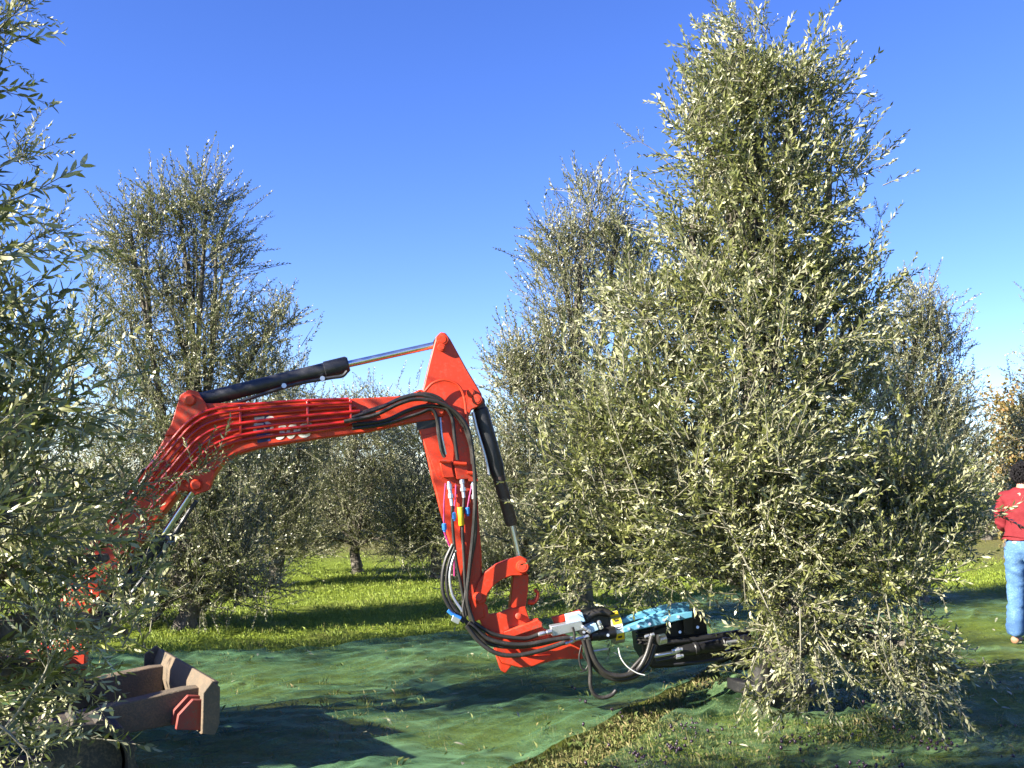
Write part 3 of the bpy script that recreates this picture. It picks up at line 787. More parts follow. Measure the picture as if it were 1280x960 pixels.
# undercarriage turned against the boom
ua = Vector((math.cos(math.radians(30)), math.sin(math.radians(30)), 0)); uw = Vector((-ua.y, ua.x, 0))
front = Vector((-1.86, 5.04, 0))
def track(side):
    c0 = front if side < 0 else front + uw * 1.2
    R = .215; Lh = 1.62
    cf = c0 - ua * R + UP * R; cr = cf - ua * Lh
    mb = MB(); n = 14; ring = []
    for i in range(n + 1):
        a = math.pi / 2 - math.pi * i / n; ring.append(cf + ua * math.cos(a) * R + UP * math.sin(a) * R)
    for i in range(n + 1):
        a = -math.pi / 2 - math.pi * i / n; ring.append(cr + ua * math.cos(a) * R + UP * math.sin(a) * R)
    cen = (cf + cr) / 2
    inner = []
    for p in ring:
        q = cf if (p - cf).dot(ua) > -.001 else cr
        inner.append(q + (p - q) * (1 - .035 / R))
    m = len(ring); w = uw * .15
    vs = [p - w for p in ring] + [p + w for p in ring] + [p - w for p in inner] + [p + w for p in inner]
    fs = []
    for i in range(m):
        j = (i + 1) % m
        fs += [(i, j, m + j, m + i), (2 * m + j, 2 * m + i, 3 * m + i, 3 * m + j), (j, i, 2 * m + i, 2 * m + j), (m + i, m + j, 3 * m + j, 3 * m + i)]
    mb.add(vs, fs)
    t = mb.build('track', M['mudrubber'], EX, .004)
    # grouser bars round the belt
    per = 2 * Lh + 2 * math.pi * R; k = 44; first = None
    for i in range(k):
        s = per * i / k
        if s < Lh: p = cr + UP * R + ua * s; d = UP
        elif s < Lh + math.pi * R:
            a = math.pi / 2 - (s - Lh) / R; d = ua * math.cos(a) + UP * math.sin(a); p = cf + d * R
        elif s < 2 * Lh + math.pi * R: p = cf - UP * R - ua * (s - Lh - math.pi * R); d = -UP
        else:
            a = -math.pi / 2 - (s - 2 * Lh - math.pi * R) / R; d = ua * math.cos(a) + UP * math.sin(a); p = cr + d * R
        if first is None:
            b = MB(); b.plate([Vector((-.022, -.145, -.002)), Vector((.022, -.145, -.002)), Vector((.012, -.145, .015)), Vector((-.012, -.145, .015))], (0, .29, 0))
            first = b.build('track_bar', M['mudrubber'], None); o = first
        else:
            o = first.copy(); COL.objects.link(o)
        o.parent = t
        o.location = p - root_loc(EX)
        tx = uw.cross(d)
        from mathutils import Matrix
        o.rotation_euler = Matrix((tx, uw, d)).transposed().to_euler()
    b = MB()
    mid = (cf + cr) / 2
    b.plate([mid - ua * .72 - UP * .06 - uw * .09, mid + ua * .62 - UP * .06 - uw * .09, mid + ua * .68 + UP * .05 - uw * .09, mid - ua * .66 + UP * .07 - uw * .09], uw * .18)
    b.build('track_frame', M['rust'], t, .006)
    for q, rr in ((cf, .165), (cr, .165)):
        b = MB(); b.lathe(q - uw * .10, q + uw * .10, [(0, .05), (.05, rr * .55), (.1, rr), (.9, rr), (.95, rr * .55), (1, .05)], 20); b.build('idler_wheel', M['mudrubber'], t)
    for i in range(4):
        q = mid + ua * (-.5 + i * .33) - UP * .12
        b = MB(); b.lathe(q - uw * .11, q + uw * .11, [(0, .03), (.06, .06), (.3, .06), (.35, .045), (.65, .045), (.7, .06), (.94, .06), (1, .03)], 14); b.build('track_roller', M['mudrubber'], t)
track(-1); track(1)
b = MB(); b.box(UC + UP * .33, (ua, uw, UP), (.42, .46, .09)); b.cyl(UC + UP * .42, UC + UP * .52, .33, n=24)
b.build('undercarriage_frame', M['rust'], EX, .012)
# dozer blade with its two push arms
bn = Vector((-1.55, 5.20, 0)); bf = bn + uw * 1.42
def bl(p, a, z): return p + ua * a + UP * z
prof = [(-.02, .285), (.05, .28), (.065, .32), (.04, .40), (.045, .48), (.068, .535), (.04, .545), (.012, .48), (.008, .40), (.028, .32)]
b = MB(); b.plate([bl(bn, a, z) for a, z in prof], uw * 1.42 + UP * -.05)
BL = b.build('dozer_blade', M['rust'], EX, .005)
b = MB()
b.plate([bl(bn - uw * .012, a, z) for a, z in [(-.015, .29), (.05, .275), (.072, .33), (.07, .51), (.03, .545), (-.015, .49)]], uw * .035); b.build('blade_end_plate', M['rust'], BL, .004); b = MB()
b.plate([bl(bf + uw * .01, a, z) for a, z in [(-.04, .22), (.05, .21), (.075, .27), (.075, .47), (.03, .51), (-.04, .46)]], uw * .03)
b.build('blade_end_plate', M['rust'], BL, .004)
for o_, zz in ((.20, 0), (1.12, -.04)):
    b = MB(); p = bn + uw * o_
    b.plate([bl(p, -.56, .27 + zz), bl(p, -.56, .41 + zz), bl(p, -.06, .475 + zz), bl(p, .015, .475 + zz), bl(p, .015, .32 + zz), bl(p, -.1, .30 + zz)], uw * .09)
    arm = b.build('push_arm', M['rust'], BL, .006)
for o_ in (.05, .16):
    b = MB(); p = bn + uw * o_
    b.plate([bl(p, -.13, .31), bl(p, .0, .29), bl(p, .012, .44), bl(p, -.05, .45), bl(p, -.12, .38)], uw * .03)
    b.build('blade_bracket', worn('red_rust_%d' % int(o_ * 100), (0.22, 0.035, 0.026), (0.11, 0.08, 0.06), .6, amount=.5, scale=14), BL, .004)
# upper body
hx = Vector((math.cos(.9), math.sin(.9), 0)); hy = Vector((-hx.y, hx.x, 0))
def HB(a, w, z): return UC + hx * a + hy * w + UP * z
b = MB()
outl = []
for i in range(24):
    a = 2 * math.pi * i / 24
    ca, sa = math.cos(a), math.sin(a)
    rx = .62 if ca < 0 else .42
    outl.append((math.copysign(abs(ca) ** .55, ca) * rx - .15, math.copysign(abs(sa) ** .55, sa) * .66))
b.plate([HB(x, w, .56) for x, w in outl], UP * .22)
H = b.build('house', M['red'], EX, .03)
b = MB(); b.plate([HB(x * .97, w * .97, .783) for x, w in outl if x < -.05], UP * .26); b.build('engine_cover', M['red'], H, .05)
b = MB()
b.box(HB(-.18, 0, .90), (hx, hy, UP), (.20, .23, .08)); b.box(HB(-.36, 0, 1.22), (hx, hy, UP), (.06, .23, .22)); b.build('seat', M['rubber'], H, .04)
# swing bracket in front of the house
b = MB()
b.plate(EP([(28, 822), (60, 800), (88, 770), (108, 790), (106, 838), (96, 868), (60, 868), (30, 858)], -.16), NN * .07)
b.plate(EP([(28, 822), (60, 800), (88, 770), (108, 790), (106, 838), (96, 868), (60, 868), (30, 858)], .09), NN * .07)
b.cyl(E(60, 800, 0) - UP * .02, E(60, 868, 0) - UP * .02, .07, n=18)
b.box(HB(.42, 0, .52).lerp(E(58, 840), .5), (hx, hy, UP), (.26, .13, .10))
SW = b.build('swing_bracket', M['red'], EX, .008)
b = MB(); b.cyl(E(84, 790, -.19), E(84, 790, .19), .035); b.build('pin', M['steel_dark'], SW)

# boom ----------------------------------------------------------------
BW = .17; h = BW / 2
boom_out = [(552, 505), (545, 494), (500, 495), (430, 499), (330, 503), (256, 504), (247, 491), (236, 489), (226, 496), (219, 518), (207, 545), (186, 580),
            (160, 612), (132, 650), (104, 690), (84, 725), (70, 765), (66, 800), (74, 816), (92, 816), (102, 800), (112, 765), (135, 728), (165, 690), (192, 655), (214, 628), (226, 613), (246, 616), (258, 611),
            (264, 596), (276, 580), (296, 568), (325, 560), (400, 548), (460, 540), (510, 529), (548, 524), (555, 515)]
b = MB(); b.plate(EP(boom_out, -h), NN * BW)
BOOM = b.build('boom', M['red'], EX, .008)
# side weld flange, lugs and cast boss
b = MB()
b.plate(EP([(256, 503), (247, 489), (236, 487), (225, 494), (214, 530), (205, 545), (235, 540), (262, 515)], -h - .022), NN * .022); b.build('lug_plate', M['red'], BOOM, .004); b = MB()
b.plate(EP([(225, 600), (244, 619), (262, 612), (268, 590), (250, 575)], -h - .020), NN * .020)
b.build('lug_plate', M['red'], BOOM, .004)
for px, py, r in ((237, 500, .036), (245, 606, .034), (548, 512, .045)):
    b = MB(); b.lathe(E(px, py, -h - .05), E(px, py, h + .05), [(0, r * .75), (.04, r), (.96, r), (1, r * .75)], 18); b.build('pin', M['red'], BOOM, .0)
# decal lettering on the boom side
def flat_text(name, txt, px, py, size, slant, mat, off, parent, tilt):
    cu = bpy.data.curves.new(name, 'FONT'); cu.body = txt; cu.size = size; cu.extrude = .0006; cu.shear = slant; cu.align_x = 'LEFT'; cu.offset = .0035
    tmp = bpy.data.objects.new('tmp', cu)
    me = bpy.data.meshes.new_from_object(tmp)
    bpy.data.objects.remove(tmp)
    p0 = E(px, py, off); x = (AX * math.cos(tilt) + UP * math.sin(tilt)); y = (UP * math.cos(tilt) - AX * math.sin(tilt))
    base = root_loc(parent)
    for v in me.vertices: v.co = p0 + x * v.co.x + y * v.co.y - NN * v.co.z - base
    me.name = name
    finish(me, mat)
    o = bpy.data.objects.new(name, me); COL.objects.link(o); o.parent = parent
    return o
b = MB(); b.plate(EP([(317, 520), (336, 513), (338, 551), (322, 554)], -h - .0015), NN * .0015); b.build('logo_patch', M['inkblue'], BOOM)
flat_text('lettering', 'ES', 315, 541, .135, .15, M['whitelabel'], -h - .0035, BOOM, math.radians(4))
flat_text('lettering', '30C', 344, 549, .125, .25, M['whitelabel'], -h - .003, BOOM, math.radians(5))
# rigid oil lines down the near side
lines = [[(436, 499), (380, 501), (310, 506), (262, 513), (235, 528), (213, 552), (197, 572), (182, 588)],
         [(440, 503), (380, 507), (310, 512), (265, 519), (239, 533), (218, 556), (202, 576), (186, 594)],
         [(445, 508), (380, 513), (315, 519), (270, 526), (245, 539), (224, 561), (206, 582), (176, 612)],
         [(450, 514), (380, 520), (318, 527), (276, 534), (251, 546), (230, 566), (212, 587), (190, 612)],
         [(448, 520), (380, 527), (320, 534), (282, 541), (257, 553), (236, 572), (216, 594), (196, 616)],
         [(446, 526), (385, 533), (325, 540), (290, 547), (264, 558), (243, 577), (222, 600), (180, 645)],
         [(442, 532), (390, 539), (330, 546), (296, 552), (270, 562), (248, 580), (228, 603)]]
for i, l in enumerate(lines):
    off = -h - .035 - .016 * (i % 2)
    b = MB(); b.tube(EP(l, off), .0105, 8, 5); b.build('oil_pipe', M['redpipe'], BOOM)
for px, a, c in ((300, 505, 550), (384, 498, 541), (438, 496, 534)):
    b = MB(); b.plate(EP([(px - 1.5, a + 3), (px + 1.5, a + 3), (px + 2.5, c - 4), (px - .5, c - 4)], -h - .054), NN * .054); b.build('pipe_clamp', M['redpipe'], BOOM, .004)
for l in ([(186, 590), (176, 606), (162, 625), (140, 655)], [(180, 586), (170, 600), (152, 622), (120, 668)]):
    b = MB(); b.tube(EP(l, -h - .04), .012, 8, 4); b.build('hose', M['hose'], BOOM)
# hoses arching from the boom pipes over the knuckle and down the dipper arm
for l, off, r, mt in (
    ([(430, 527), (468, 519), (498, 505), (520, 499), (545, 502), (566, 512), (583, 532), (590, 560), (594, 610), (592, 660), (587, 710), (584, 750), (592, 778)], -.17, .0125, 'hose'),
    ([(440, 531), (480, 526), (510, 513), (535, 507), (560, 512), (578, 530), (588, 556), (591, 580)], -.145, .0125, 'hose'),
    ([(440, 522), (475, 510), (500, 499), (522, 494), (540, 497), (555, 507), (565, 522), (568, 545), (572, 575)], -.15, .0115, 'hose'),
    ([(448, 517), (480, 507), (505, 496), (530, 492), (548, 497), (562, 510)], -.13, .011, 'hose'),
    ([(505, 500), (524, 489), (530, 490), (541, 479), (556, 475), (572, 481), (580, 496), (583, 520), (585, 540)], -.125, .0085, 'red'),
    ([(440, 536), (480, 530), (520, 518), (540, 512), (547, 528), (551, 560), (556, 572)], -.14, .011, 'hose')):
    b = MB(); b.tube(EP(l, off), r, 8, 6); b.build('hose', M[mt], BOOM)

def ram(name, p_eye, p_seam, p_rod, rb, rr, mat, collar=True, barrel_mat=None):
    """hydraulic cylinder: barrel from eye to seam, chrome rod on to the far eye"""
    d = (p_rod - p_eye).normalized(); L = (p_seam - p_eye).length
    b = MB()
    b.lathe(p_eye, p_seam, [(0, rb * .55), (.02, rb * .9), (.05, rb), (1 - .16, rb), (1 - .155, rb * 1.14), (.985, rb * 1.14), (1, rb * .9)] if collar else [(0, rb * .6), (.03, rb), (.97, rb), (1, rb * .8)], 20)
    b.cyl(p_eye - NN * rb * 1.1, p_eye + NN * rb * 1.1, rb * .95)
    o = b.build(name, mat, EX)
    b = MB(); b.cyl(p_seam - d * .05, p_rod, rr, n=16); b.build('piston_rod', M['chrome'], o)
    b = MB(); b.cyl(p_rod - NN * rb * .9, p_rod + NN * rb * .9, rr * 1.9, n=16); b.build('rod_eye', mat, o)
    return o
R1 = ram('arm_cylinder', E(243, 502), E(436, 455), E(549, 430), .047, .022, M['steel_dark'])
b = MB(); b.tube(EP([(262, 511), (300, 502), (352, 485), (380, 478), (415, 472), (428, 470), (434, 464)], -.05), .0115, 8, 4); b.build('feed_pipe', M['steel_dark'], R1)
for px, py in ((355, 482), (403, 473)):
    b = MB(); b.cyl(E(px, py, -.07), E(px, py + 1, -.03), .016, n=8); b.build('pipe_nut', M['zinc'], R1)
R2 = ram('boom_cylinder', E(112, 792), E(205, 668), E(246, 606), .044, .020, M['steel_dark'])
b = MB(); b.tube(EP([(125, 792), (170, 735), (205, 688), (236, 640), (246, 626)], -.05), .014, 8, 4); b.build('feed_pipe', M['steel_dark'], R2)

# dipper arm ------------------------------------------------------------
DW = .15; dh = DW / 2
dip = [(545, 421), (551, 415), (557, 416), (563, 424), (584, 462), (602, 492), (604, 503), (597, 509), (590, 512), (586, 520), (588, 545), (592, 580), (597, 630), (602, 690), (603, 740), (606, 772), (592, 778), (583, 760),
       (574, 720), (563, 680), (551, 640), (541, 600), (531, 560), (522, 530), (519, 515), (524, 500), (530, 482), (537, 452)]
b = MB(); b.plate(EP(dip, -dh), NN * DW)
DIP = b.build('dipper_arm', M['red'], EX, .007)
b = MB()   # doubling plate on the near side
b.plate(EP([(527, 545), (540, 541), (585, 541), (590, 600), (583, 612), (560, 608), (546, 596)], -dh - .006), NN * .006)
b.plate(EP([(568, 600), (596, 600), (601, 690), (600, 755), (590, 765), (580, 715)], -dh - .012), NN * .012)
b.build('doubler_plate', M['red'], DIP, .003)
b = MB()
b.plate(EP([(519, 514), (549, 512), (551, 532), (521, 538)], -dh - .004), NN * .004); b.build('knuckle_shade_plate', M['black'], DIP)  # thin black plate paints the shade of a hollow at the knuckle
for px, py, r in ((553, 424, .040), (552, 434, .026), (588, 491, .028), (596, 499, .034), (548, 512, .05)):
    b = MB(); b.lathe(E(px, py, -dh - .035), E(px, py, dh + .035), [(0, r * .6), (.01, r * .62), (.012, r * .9), (.05, r), (.95, r), (1, r * .7)], 18); b.build('pin', M['red'], DIP)
for a, c, r in (((547, 520), (555, 570), .014), ((550, 522), (557, 568), .010), ((566, 523), (572, 572), .010)):
    b = MB(); b.tube([E(*a, -dh - .03), E(a[0] + 2, (a[1] + c[1]) / 2, -dh - .05), E(*c, -dh - .04)], r, 8, 4); b.build('oil_pipe', M['steel_dark'] if r > .012 else M['zinc'], DIP)
for x0, y0, x1, y1, w in ((556, 575, 561, 597, 7), (575, 578, 579, 599, 8), (590, 590, 592, 602, 6)):
    b = MB(); b.plate(EP([(x0 - w, y0), (x0 + w, y0), (x1 + w, y1), (x1 - w, y1)], -dh - .06), NN * .06); b.build('valve_block', M['red'], DIP, .004)
    b = MB(); b.cyl(E(x0 - w, y0 + 1, -dh - .075), E(x0 + w, y0 + 2, -dh - .075), .012, n=8); b.build('valve_bolt', M['red'], DIP)
for x0, y0, x1, y1 in ((561, 602, 565, 632), (577, 596, 580, 622), (591, 601, 594, 634)):
    b = MB(); b.lathe(E(x0, y0, -dh - .04), E(x1, y1, -dh - .045), [(0, .010), (.1, .012), (.12, .018), (.32, .018), (.34, .013), (.5, .013), (.52, .020), (.68, .020), (.70, .012), (1, .012)], 8)
    b.build('coupling', M['zinc'], DIP)
for x0, y0 in ((555, 660), (567, 646), (584, 640)):
    b = MB(); b.lathe(E(x0, y0 - 6, -dh - .05), E(x0 + 1, y0 + 5, -dh - .05), [(0, .008), (.1, .015), (.75, .015), (.8, .009), (1, .009)], 10); b.build('hose_cap', M['capblue'], DIP)
for l, r, mt in (
    ([(565, 632), (566, 660), (570, 700), (577, 735), (583, 770)], .010, 'hose'),
    ([(580, 622), (578, 660), (580, 700), (582, 740), (588, 775)], .010, 'hose'),
    ([(594, 634), (594, 670), (588, 705), (582, 740), (579, 765), (586, 785)], .0115, 'hose'),
    ([(557, 604), (555, 630), (555, 655)], .005, 'magenta'), ([(570, 606), (569, 625), (567, 642)], .005, 'magenta'), ([(590, 606), (587, 620), (584, 636)], .005, 'magenta'),
    ([(555, 664), (562, 682), (567, 690), (568, 720)], .006, 'magenta'),
    ([(566, 680), (557, 700), (553, 722), (555, 745), (566, 765), (580, 778)], .012, 'hose'),
    ([(568, 684), (561, 704), (558, 726), (562, 750), (574, 768), (590, 782)], .010, 'hose'),
    ([(570, 688), (564, 706), (562, 724), (566, 745), (578, 764)], .009, 'zinc')):
    b = MB(); b.tube(EP(l, -dh - .05), r, 8, 5); b.build('hose', M[mt], DIP)
b = MB(); b.lathe(E(575, 634, -dh - .06), E(577, 657, -dh - .06), [(0, .016), (.02, .018), (.98, .018), (1, .016)], 10); b.build('tag_sleeve', M['yellow'], DIP)
b = MB(); b.plate(EP([(567, 767), (577, 772), (573, 781), (564, 776)], -dh - .09), NN * .02); b.build('fitting_block', M['zinc'], DIP, .003)
b = MB(); b.tube(EP([(560, 763), (566, 768), (576, 773)], -dh - .08), .012, 8, 3); b.build('hose_cap', M['capblue'], DIP)

# bucket ram and linkage
p_eye, p_seam, p_rod = E(598, 503), E(640, 657), E(650, 704)
R3 = ram('bucket_cylinder', p_eye, p_seam, p_rod, .041, .020, M['brown_steel'], False)
dd = (p_seam - p_eye)
b = MB(); b.lathe(p_eye + dd * .05, p_eye + dd * .60, [(0, .044), (.02, .052), (.85, .052), (1, .043)], 20); b.build('guard_tube', M['steel_dark'], R3)
b = MB(); b.tube(EP([(591, 515), (597, 540), (606, 570), (610, 588), (611, 594)], -.05), .011, 8, 4); b.build('feed_pipe', M['zinc'], R3)
LW = .17
def link(pts, off, w, name='curved_link'):
    b = MB(); b.plate(EP(pts, off), NN * w); return b.build(name, M['red'], EX, .006)
arc_o = [(592, 748), (597, 728), (606, 715), (620, 705), (636, 699), (650, 695), (659, 699), (662, 708), (659, 716), (651, 720), (640, 720), (628, 724), (618, 731), (610, 742), (607, 753), (599, 756)]
CL = link(arc_o, -LW / 2 - .02, .045); link(arc_o, LW / 2 - .025, .045)
for px, py, r in ((653, 708, .043), (597, 746, .030)):
    b = MB(); b.lathe(E(px, py, -LW / 2 - .055), E(px, py, LW / 2 + .055), [(0, r * .55), (.008, r * .58), (.01, r * .85), (.05, r), (.95, r), (1, r * .6)], 18); b.build('pin', M['red'], CL)
SL = link([(642, 718), (661, 718), (660, 740), (657, 760), (660, 776), (640, 776), (637, 762), (640, 740)], -.05, .10, 'straight_link')
# coupler that carries the shaker
cp = [(603, 752), (609, 757), (611, 768), (624, 766), (638, 760), (657, 758), (662, 775), (673, 773), (680, 786), (700, 791), (728, 800), (729, 824), (700, 824), (667, 832), (650, 833), (628, 827), (621, 816), (617, 803), (606, 790), (598, 772)]
b = MB(); b.plate(EP(cp, -.07), NN * .03); b.plate(EP(cp, .06), NN * .03)
CP = b.build('coupler', M['red'], EX, .006)
b = MB(); b.plate(EP([(629, 790), (673, 775), (678, 778), (678, 784), (632, 799)], -.115), NN * .044); b.build('coupler_rib', M['red'], CP, .004)
b = MB(); b.plate(EP([(690, 772), (726, 763), (728, 768), (694, 782)], .02), NN * .05)
b.build('coupler_rib', M['red'], CP, .004)
b = MB(); b.plate(EP([(621, 817), (640, 822), (666, 821), (690, 819), (683, 826), (667, 833), (650, 835), (628, 829)], -.12), NN * .24); b.plate(EP([(619, 815), (628, 829), (640, 832), (632, 842), (626, 838)], -.05), NN * .10); b.build('lower_lip', M['red'], CP, .006)
b = MB(); b.plate(EP([(618, 800), (700, 803), (727, 803), (727, 822), (700, 822), (622, 815)], -.035), NN * .09); b.build('inner_web', M['red'], CP)
b = MB(); b.tube(EP([(660, 752), (666, 753), (671, 748), (672, 741), (668, 737)], -.02), lambda t: .017 - .007 * t, 8, 4); b.build('lifting_hook', M['red'], CP)
b = MB(); b.lathe(E(648, 770, -.10), E(648, 770, .09), [(0, .012), (.02, .020), (1, .020)], 12); b.build('pin', M['red'], CP)

# trunk shaker -------------------------------------------------------------
b = MB()
b.plate(EP([(727, 768), (760, 762), (772, 768), (772, 794), (738, 800), (727, 796)], -.02), NN * .20)
SK = b.build('trunk_shaker', M['black'], EX, .012, label='trunk shaker head with blue frame, black clamp and loops of hose')
def sub(name, mat, mb, bev=0.0): return mb.build(name, M[mat], SK, bev)
b = MB(); b.plate(EP([(688, 783), (727, 776), (730, 787), (691, 796)], -.16), NN * .07); sub('valve_body', 'zinc', b, .005)
b = MB(); b.plate(EP([(709, 770), (728, 766), (732, 777), (711, 781)], -.13), NN * .10); sub('valve_cover', 'paleblue', b, .004)
b = MB(); b.plate(EP([(733, 783), (745, 779), (749, 787), (738, 792)], -.13), NN * .08); sub('valve_cover', 'paleblue', b, .004)
for x0, y0, x1, y1, r in ((673, 793, 690, 789, .014), (702, 800, 716, 797, .010), (704, 805, 718, 801, .011), (716, 800, 736, 795, .013), (728, 783, 738, 790, .012), (742, 814, 760, 811, .007), (748, 776, 752, 786, .012), (806, 796, 818, 793, .011)):
    b = MB(); b.lathe(E(x0, y0, -.17), E(x1, y1, -.16), [(0, r * .8), (.1, r), (.45, r), (.47, r * .7), (.6, r * .7), (.62, r * 1.1), (.95, r * 1.1), (1, r * .7)], 8); sub('fitting', 'zinc', b)
b = MB(); b.lathe(E(737, 795, -.08), E(768, 790, -.06), [(0, .022), (.04, .034), (.3, .036), (.32, .040), (1, .040)], 20); sub('drive_motor', 'black', b)
def ring_pt(): return E(766, 785, .03), E(775, 783, .03)
q0, q1 = ring_pt(); rd = (q1 - q0).normalized()
q0 = q0 - rd * .02; q1 = q0 + rd * .075
b = MB(); b.lathe(q0, q1, [(0, .045), (.02, .095), (.08, .104), (.92, .104), (.98, .095), (1, .045)], 28); sub('motor_ring', 'greyring', b)
rx = (-NN + AX * .0).normalized(); ry = UP
def ring_label(a0, a1, t0, t1, mat, lift=.0015):
    mb = MB(); k = 5; vs = []
    e1 = (rx - rd * rx.dot(rd)).normalized(); e2 = rd.cross(e1); e2 = e2 if e2.z > 0 else -e2
    for i in range(k + 1):
        a = math.radians(a0 + (a1 - a0) * i / k)
        for t in (t0, t1):
            for rr in (.104, .104 + lift):
                vs.append(q0 + (q1 - q0) * t + (e1 * math.cos(a) + e2 * math.sin(a)) * rr)
    fs = []
    for i in range(k):
        p = i * 4
        fs += [(p + 1, p + 3, p + 7, p + 5), (p, p + 4, p + 6, p + 2), (p, p + 1, p + 5, p + 4), (p + 2, p + 6, p + 7, p + 3)]
    fs += [(0, 2, 3, 1), (k * 4, k * 4 + 1, k * 4 + 3, k * 4 + 2)]
    mb.add(vs, fs); return sub('warning_label', mat, mb)
ring_label(52, 84, .12, .88, 'yellow'); ring_label(20, 46, .12, .88, 'yellow'); ring_label(-12, 19, .12, .88, 'whitelabel'); ring_label(-40, -13, .12, .88, 'yellow')
for a in (70, 33, -26): ring_label(a - 4, a + 4, .32, .68, 'inkblack', .003)
ring_label(1, 4, .25, .75, 'inkblack', .003); ring_label(8, 11, .25, .75, 'inkblack', .003)
# blue frame: two tapering rails that join into one beam
b = MB()
b.plate(EP([(774, 775), (800, 766), (834, 756), (862, 753), (866, 764), (838, 770), (800, 774), (778, 780)], -.02), NN * .05)
b.plate(EP([(778, 785), (806, 775), (838, 769), (866, 764), (866, 772), (840, 778), (808, 785), (781, 791)], -.10), NN * .05)
b.plate(EP([(806, 772), (834, 762), (862, 758), (864, 768), (838, 775), (808, 780)], -.055), NN * .14)
sub('shaker_frame', 'blue', b, .006)
b = MB(); q = E(806, 780, -.02); b.lathe(q, q - UP * .13, [(i / 12, .062 if i % 2 else .046) for i in range(13)], 20); sub('rubber_mount', 'rubber', b)
b = MB(); q = E(806, 780, .18); b.lathe(q, q - UP * .13, [(i / 12, .062 if i % 2 else .046) for i in range(13)], 20); sub('rubber_mount', 'rubber', b)
# clamp : body plates, two jaws with pads round the trunk
b = MB()
b.plate(EP([(800, 792), (835, 780), (868, 762), (882, 768), (886, 796), (905, 800), (910, 826), (850, 834), (815, 836), (803, 818)], .07), NN * .25)
sub('clamp_body', 'black', b, .015)
b = MB(); b.lathe(E(846, 815, -.10), E(940, 798, -.06), [(0, .022), (.02, .036), (.22, .037), (.23, .042), (.27, .042), (.28, .036), (.60, .036), (.61, .041), (.66, .041), (.67, .036), (.97, .036), (1, .02)], 20); sub('clamp_cylinder', 'black', b)
b = MB(); b.cyl(E(846, 815, -.10), E(818, 820, -.10), .014); sub('clamp_rod', 'chrome', b)
b = MB(); b.lathe(E(822, 800, -.12), E(832, 798, -.11), [(0, .02), (.1, .034), (.9, .034), (1, .02)], 16); sub('valve_dome', 'chrome', b)
b = MB(); b.tube(EP([(842, 830), (880, 827), (909, 822)], -.07), .010, 8, 3); sub('lower_rail', 'steel_dark', b)
b = MB(); b.tube(EP([(825, 803), (870, 799), (936, 789)], -.02), .022, 10, 3); sub('upper_rail', 'black', b)
tr = Vector((MAIN_BASE.x, MAIN_BASE.y, 0))
for sgn, z0 in ((-1, .21), (1, .33)):
    b = MB()
    def J(a, w, z): return tr + AX * a + NN * w * sgn + UP * z
    b.plate([J(-.36, .08, z0), J(-.35, .20, z0), J(-.25, .36, z0), J(.10, .34, z0), J(.22, .20, z0), J(.12, .15, z0), J(-.04, .21, z0), J(-.22, .22, z0), J(-.30, .12, z0)], UP * .075)
    sub('clamp_jaw', 'black', b, .012)
    b = MB(); b.lathe(J(-.16, .185, z0 - .05), J(-.16, .185, z0 + .17), [(0, .05), (.06, .07), (.94, .07), (1, .05)], 16); sub('rubber_pad', 'rubber', b); b = MB(); b.lathe(J(.08, .165, z0 - .05), J(.08, .165, z0 + .17), [(0, .05), (.06, .06), (.94, .06), (1, .05)], 16); sub('rubber_pad', 'rubber', b)
# bolt heads on the frame, clamp body and motor flange
for x, y, off in ((786, 786, -.102), (798, 783, -.102), (812, 780, -.102), (830, 775, -.102), (848, 771, -.102), (815, 812, .068), (830, 800, .068), (850, 790, .068), (872, 784, .068), (870, 806, .068), (730, 790, -.022), (742, 797, -.022), (760, 794, -.10)):
    b = MB(); b.lathe(E(x, y, off), E(x, y, off - .012), [(0, .011), (1, .010)], 6); sub('bolt', 'zinc', b)
for x, y in ((812, 782), (858, 766)):
    b = MB(); b.plate(EP([(x - 5, y + 2), (x + 6, y - 1), (x + 9, y + 26), (x - 2, y + 28)], -.02), NN * .02); sub('bracket', 'black', b, .003)
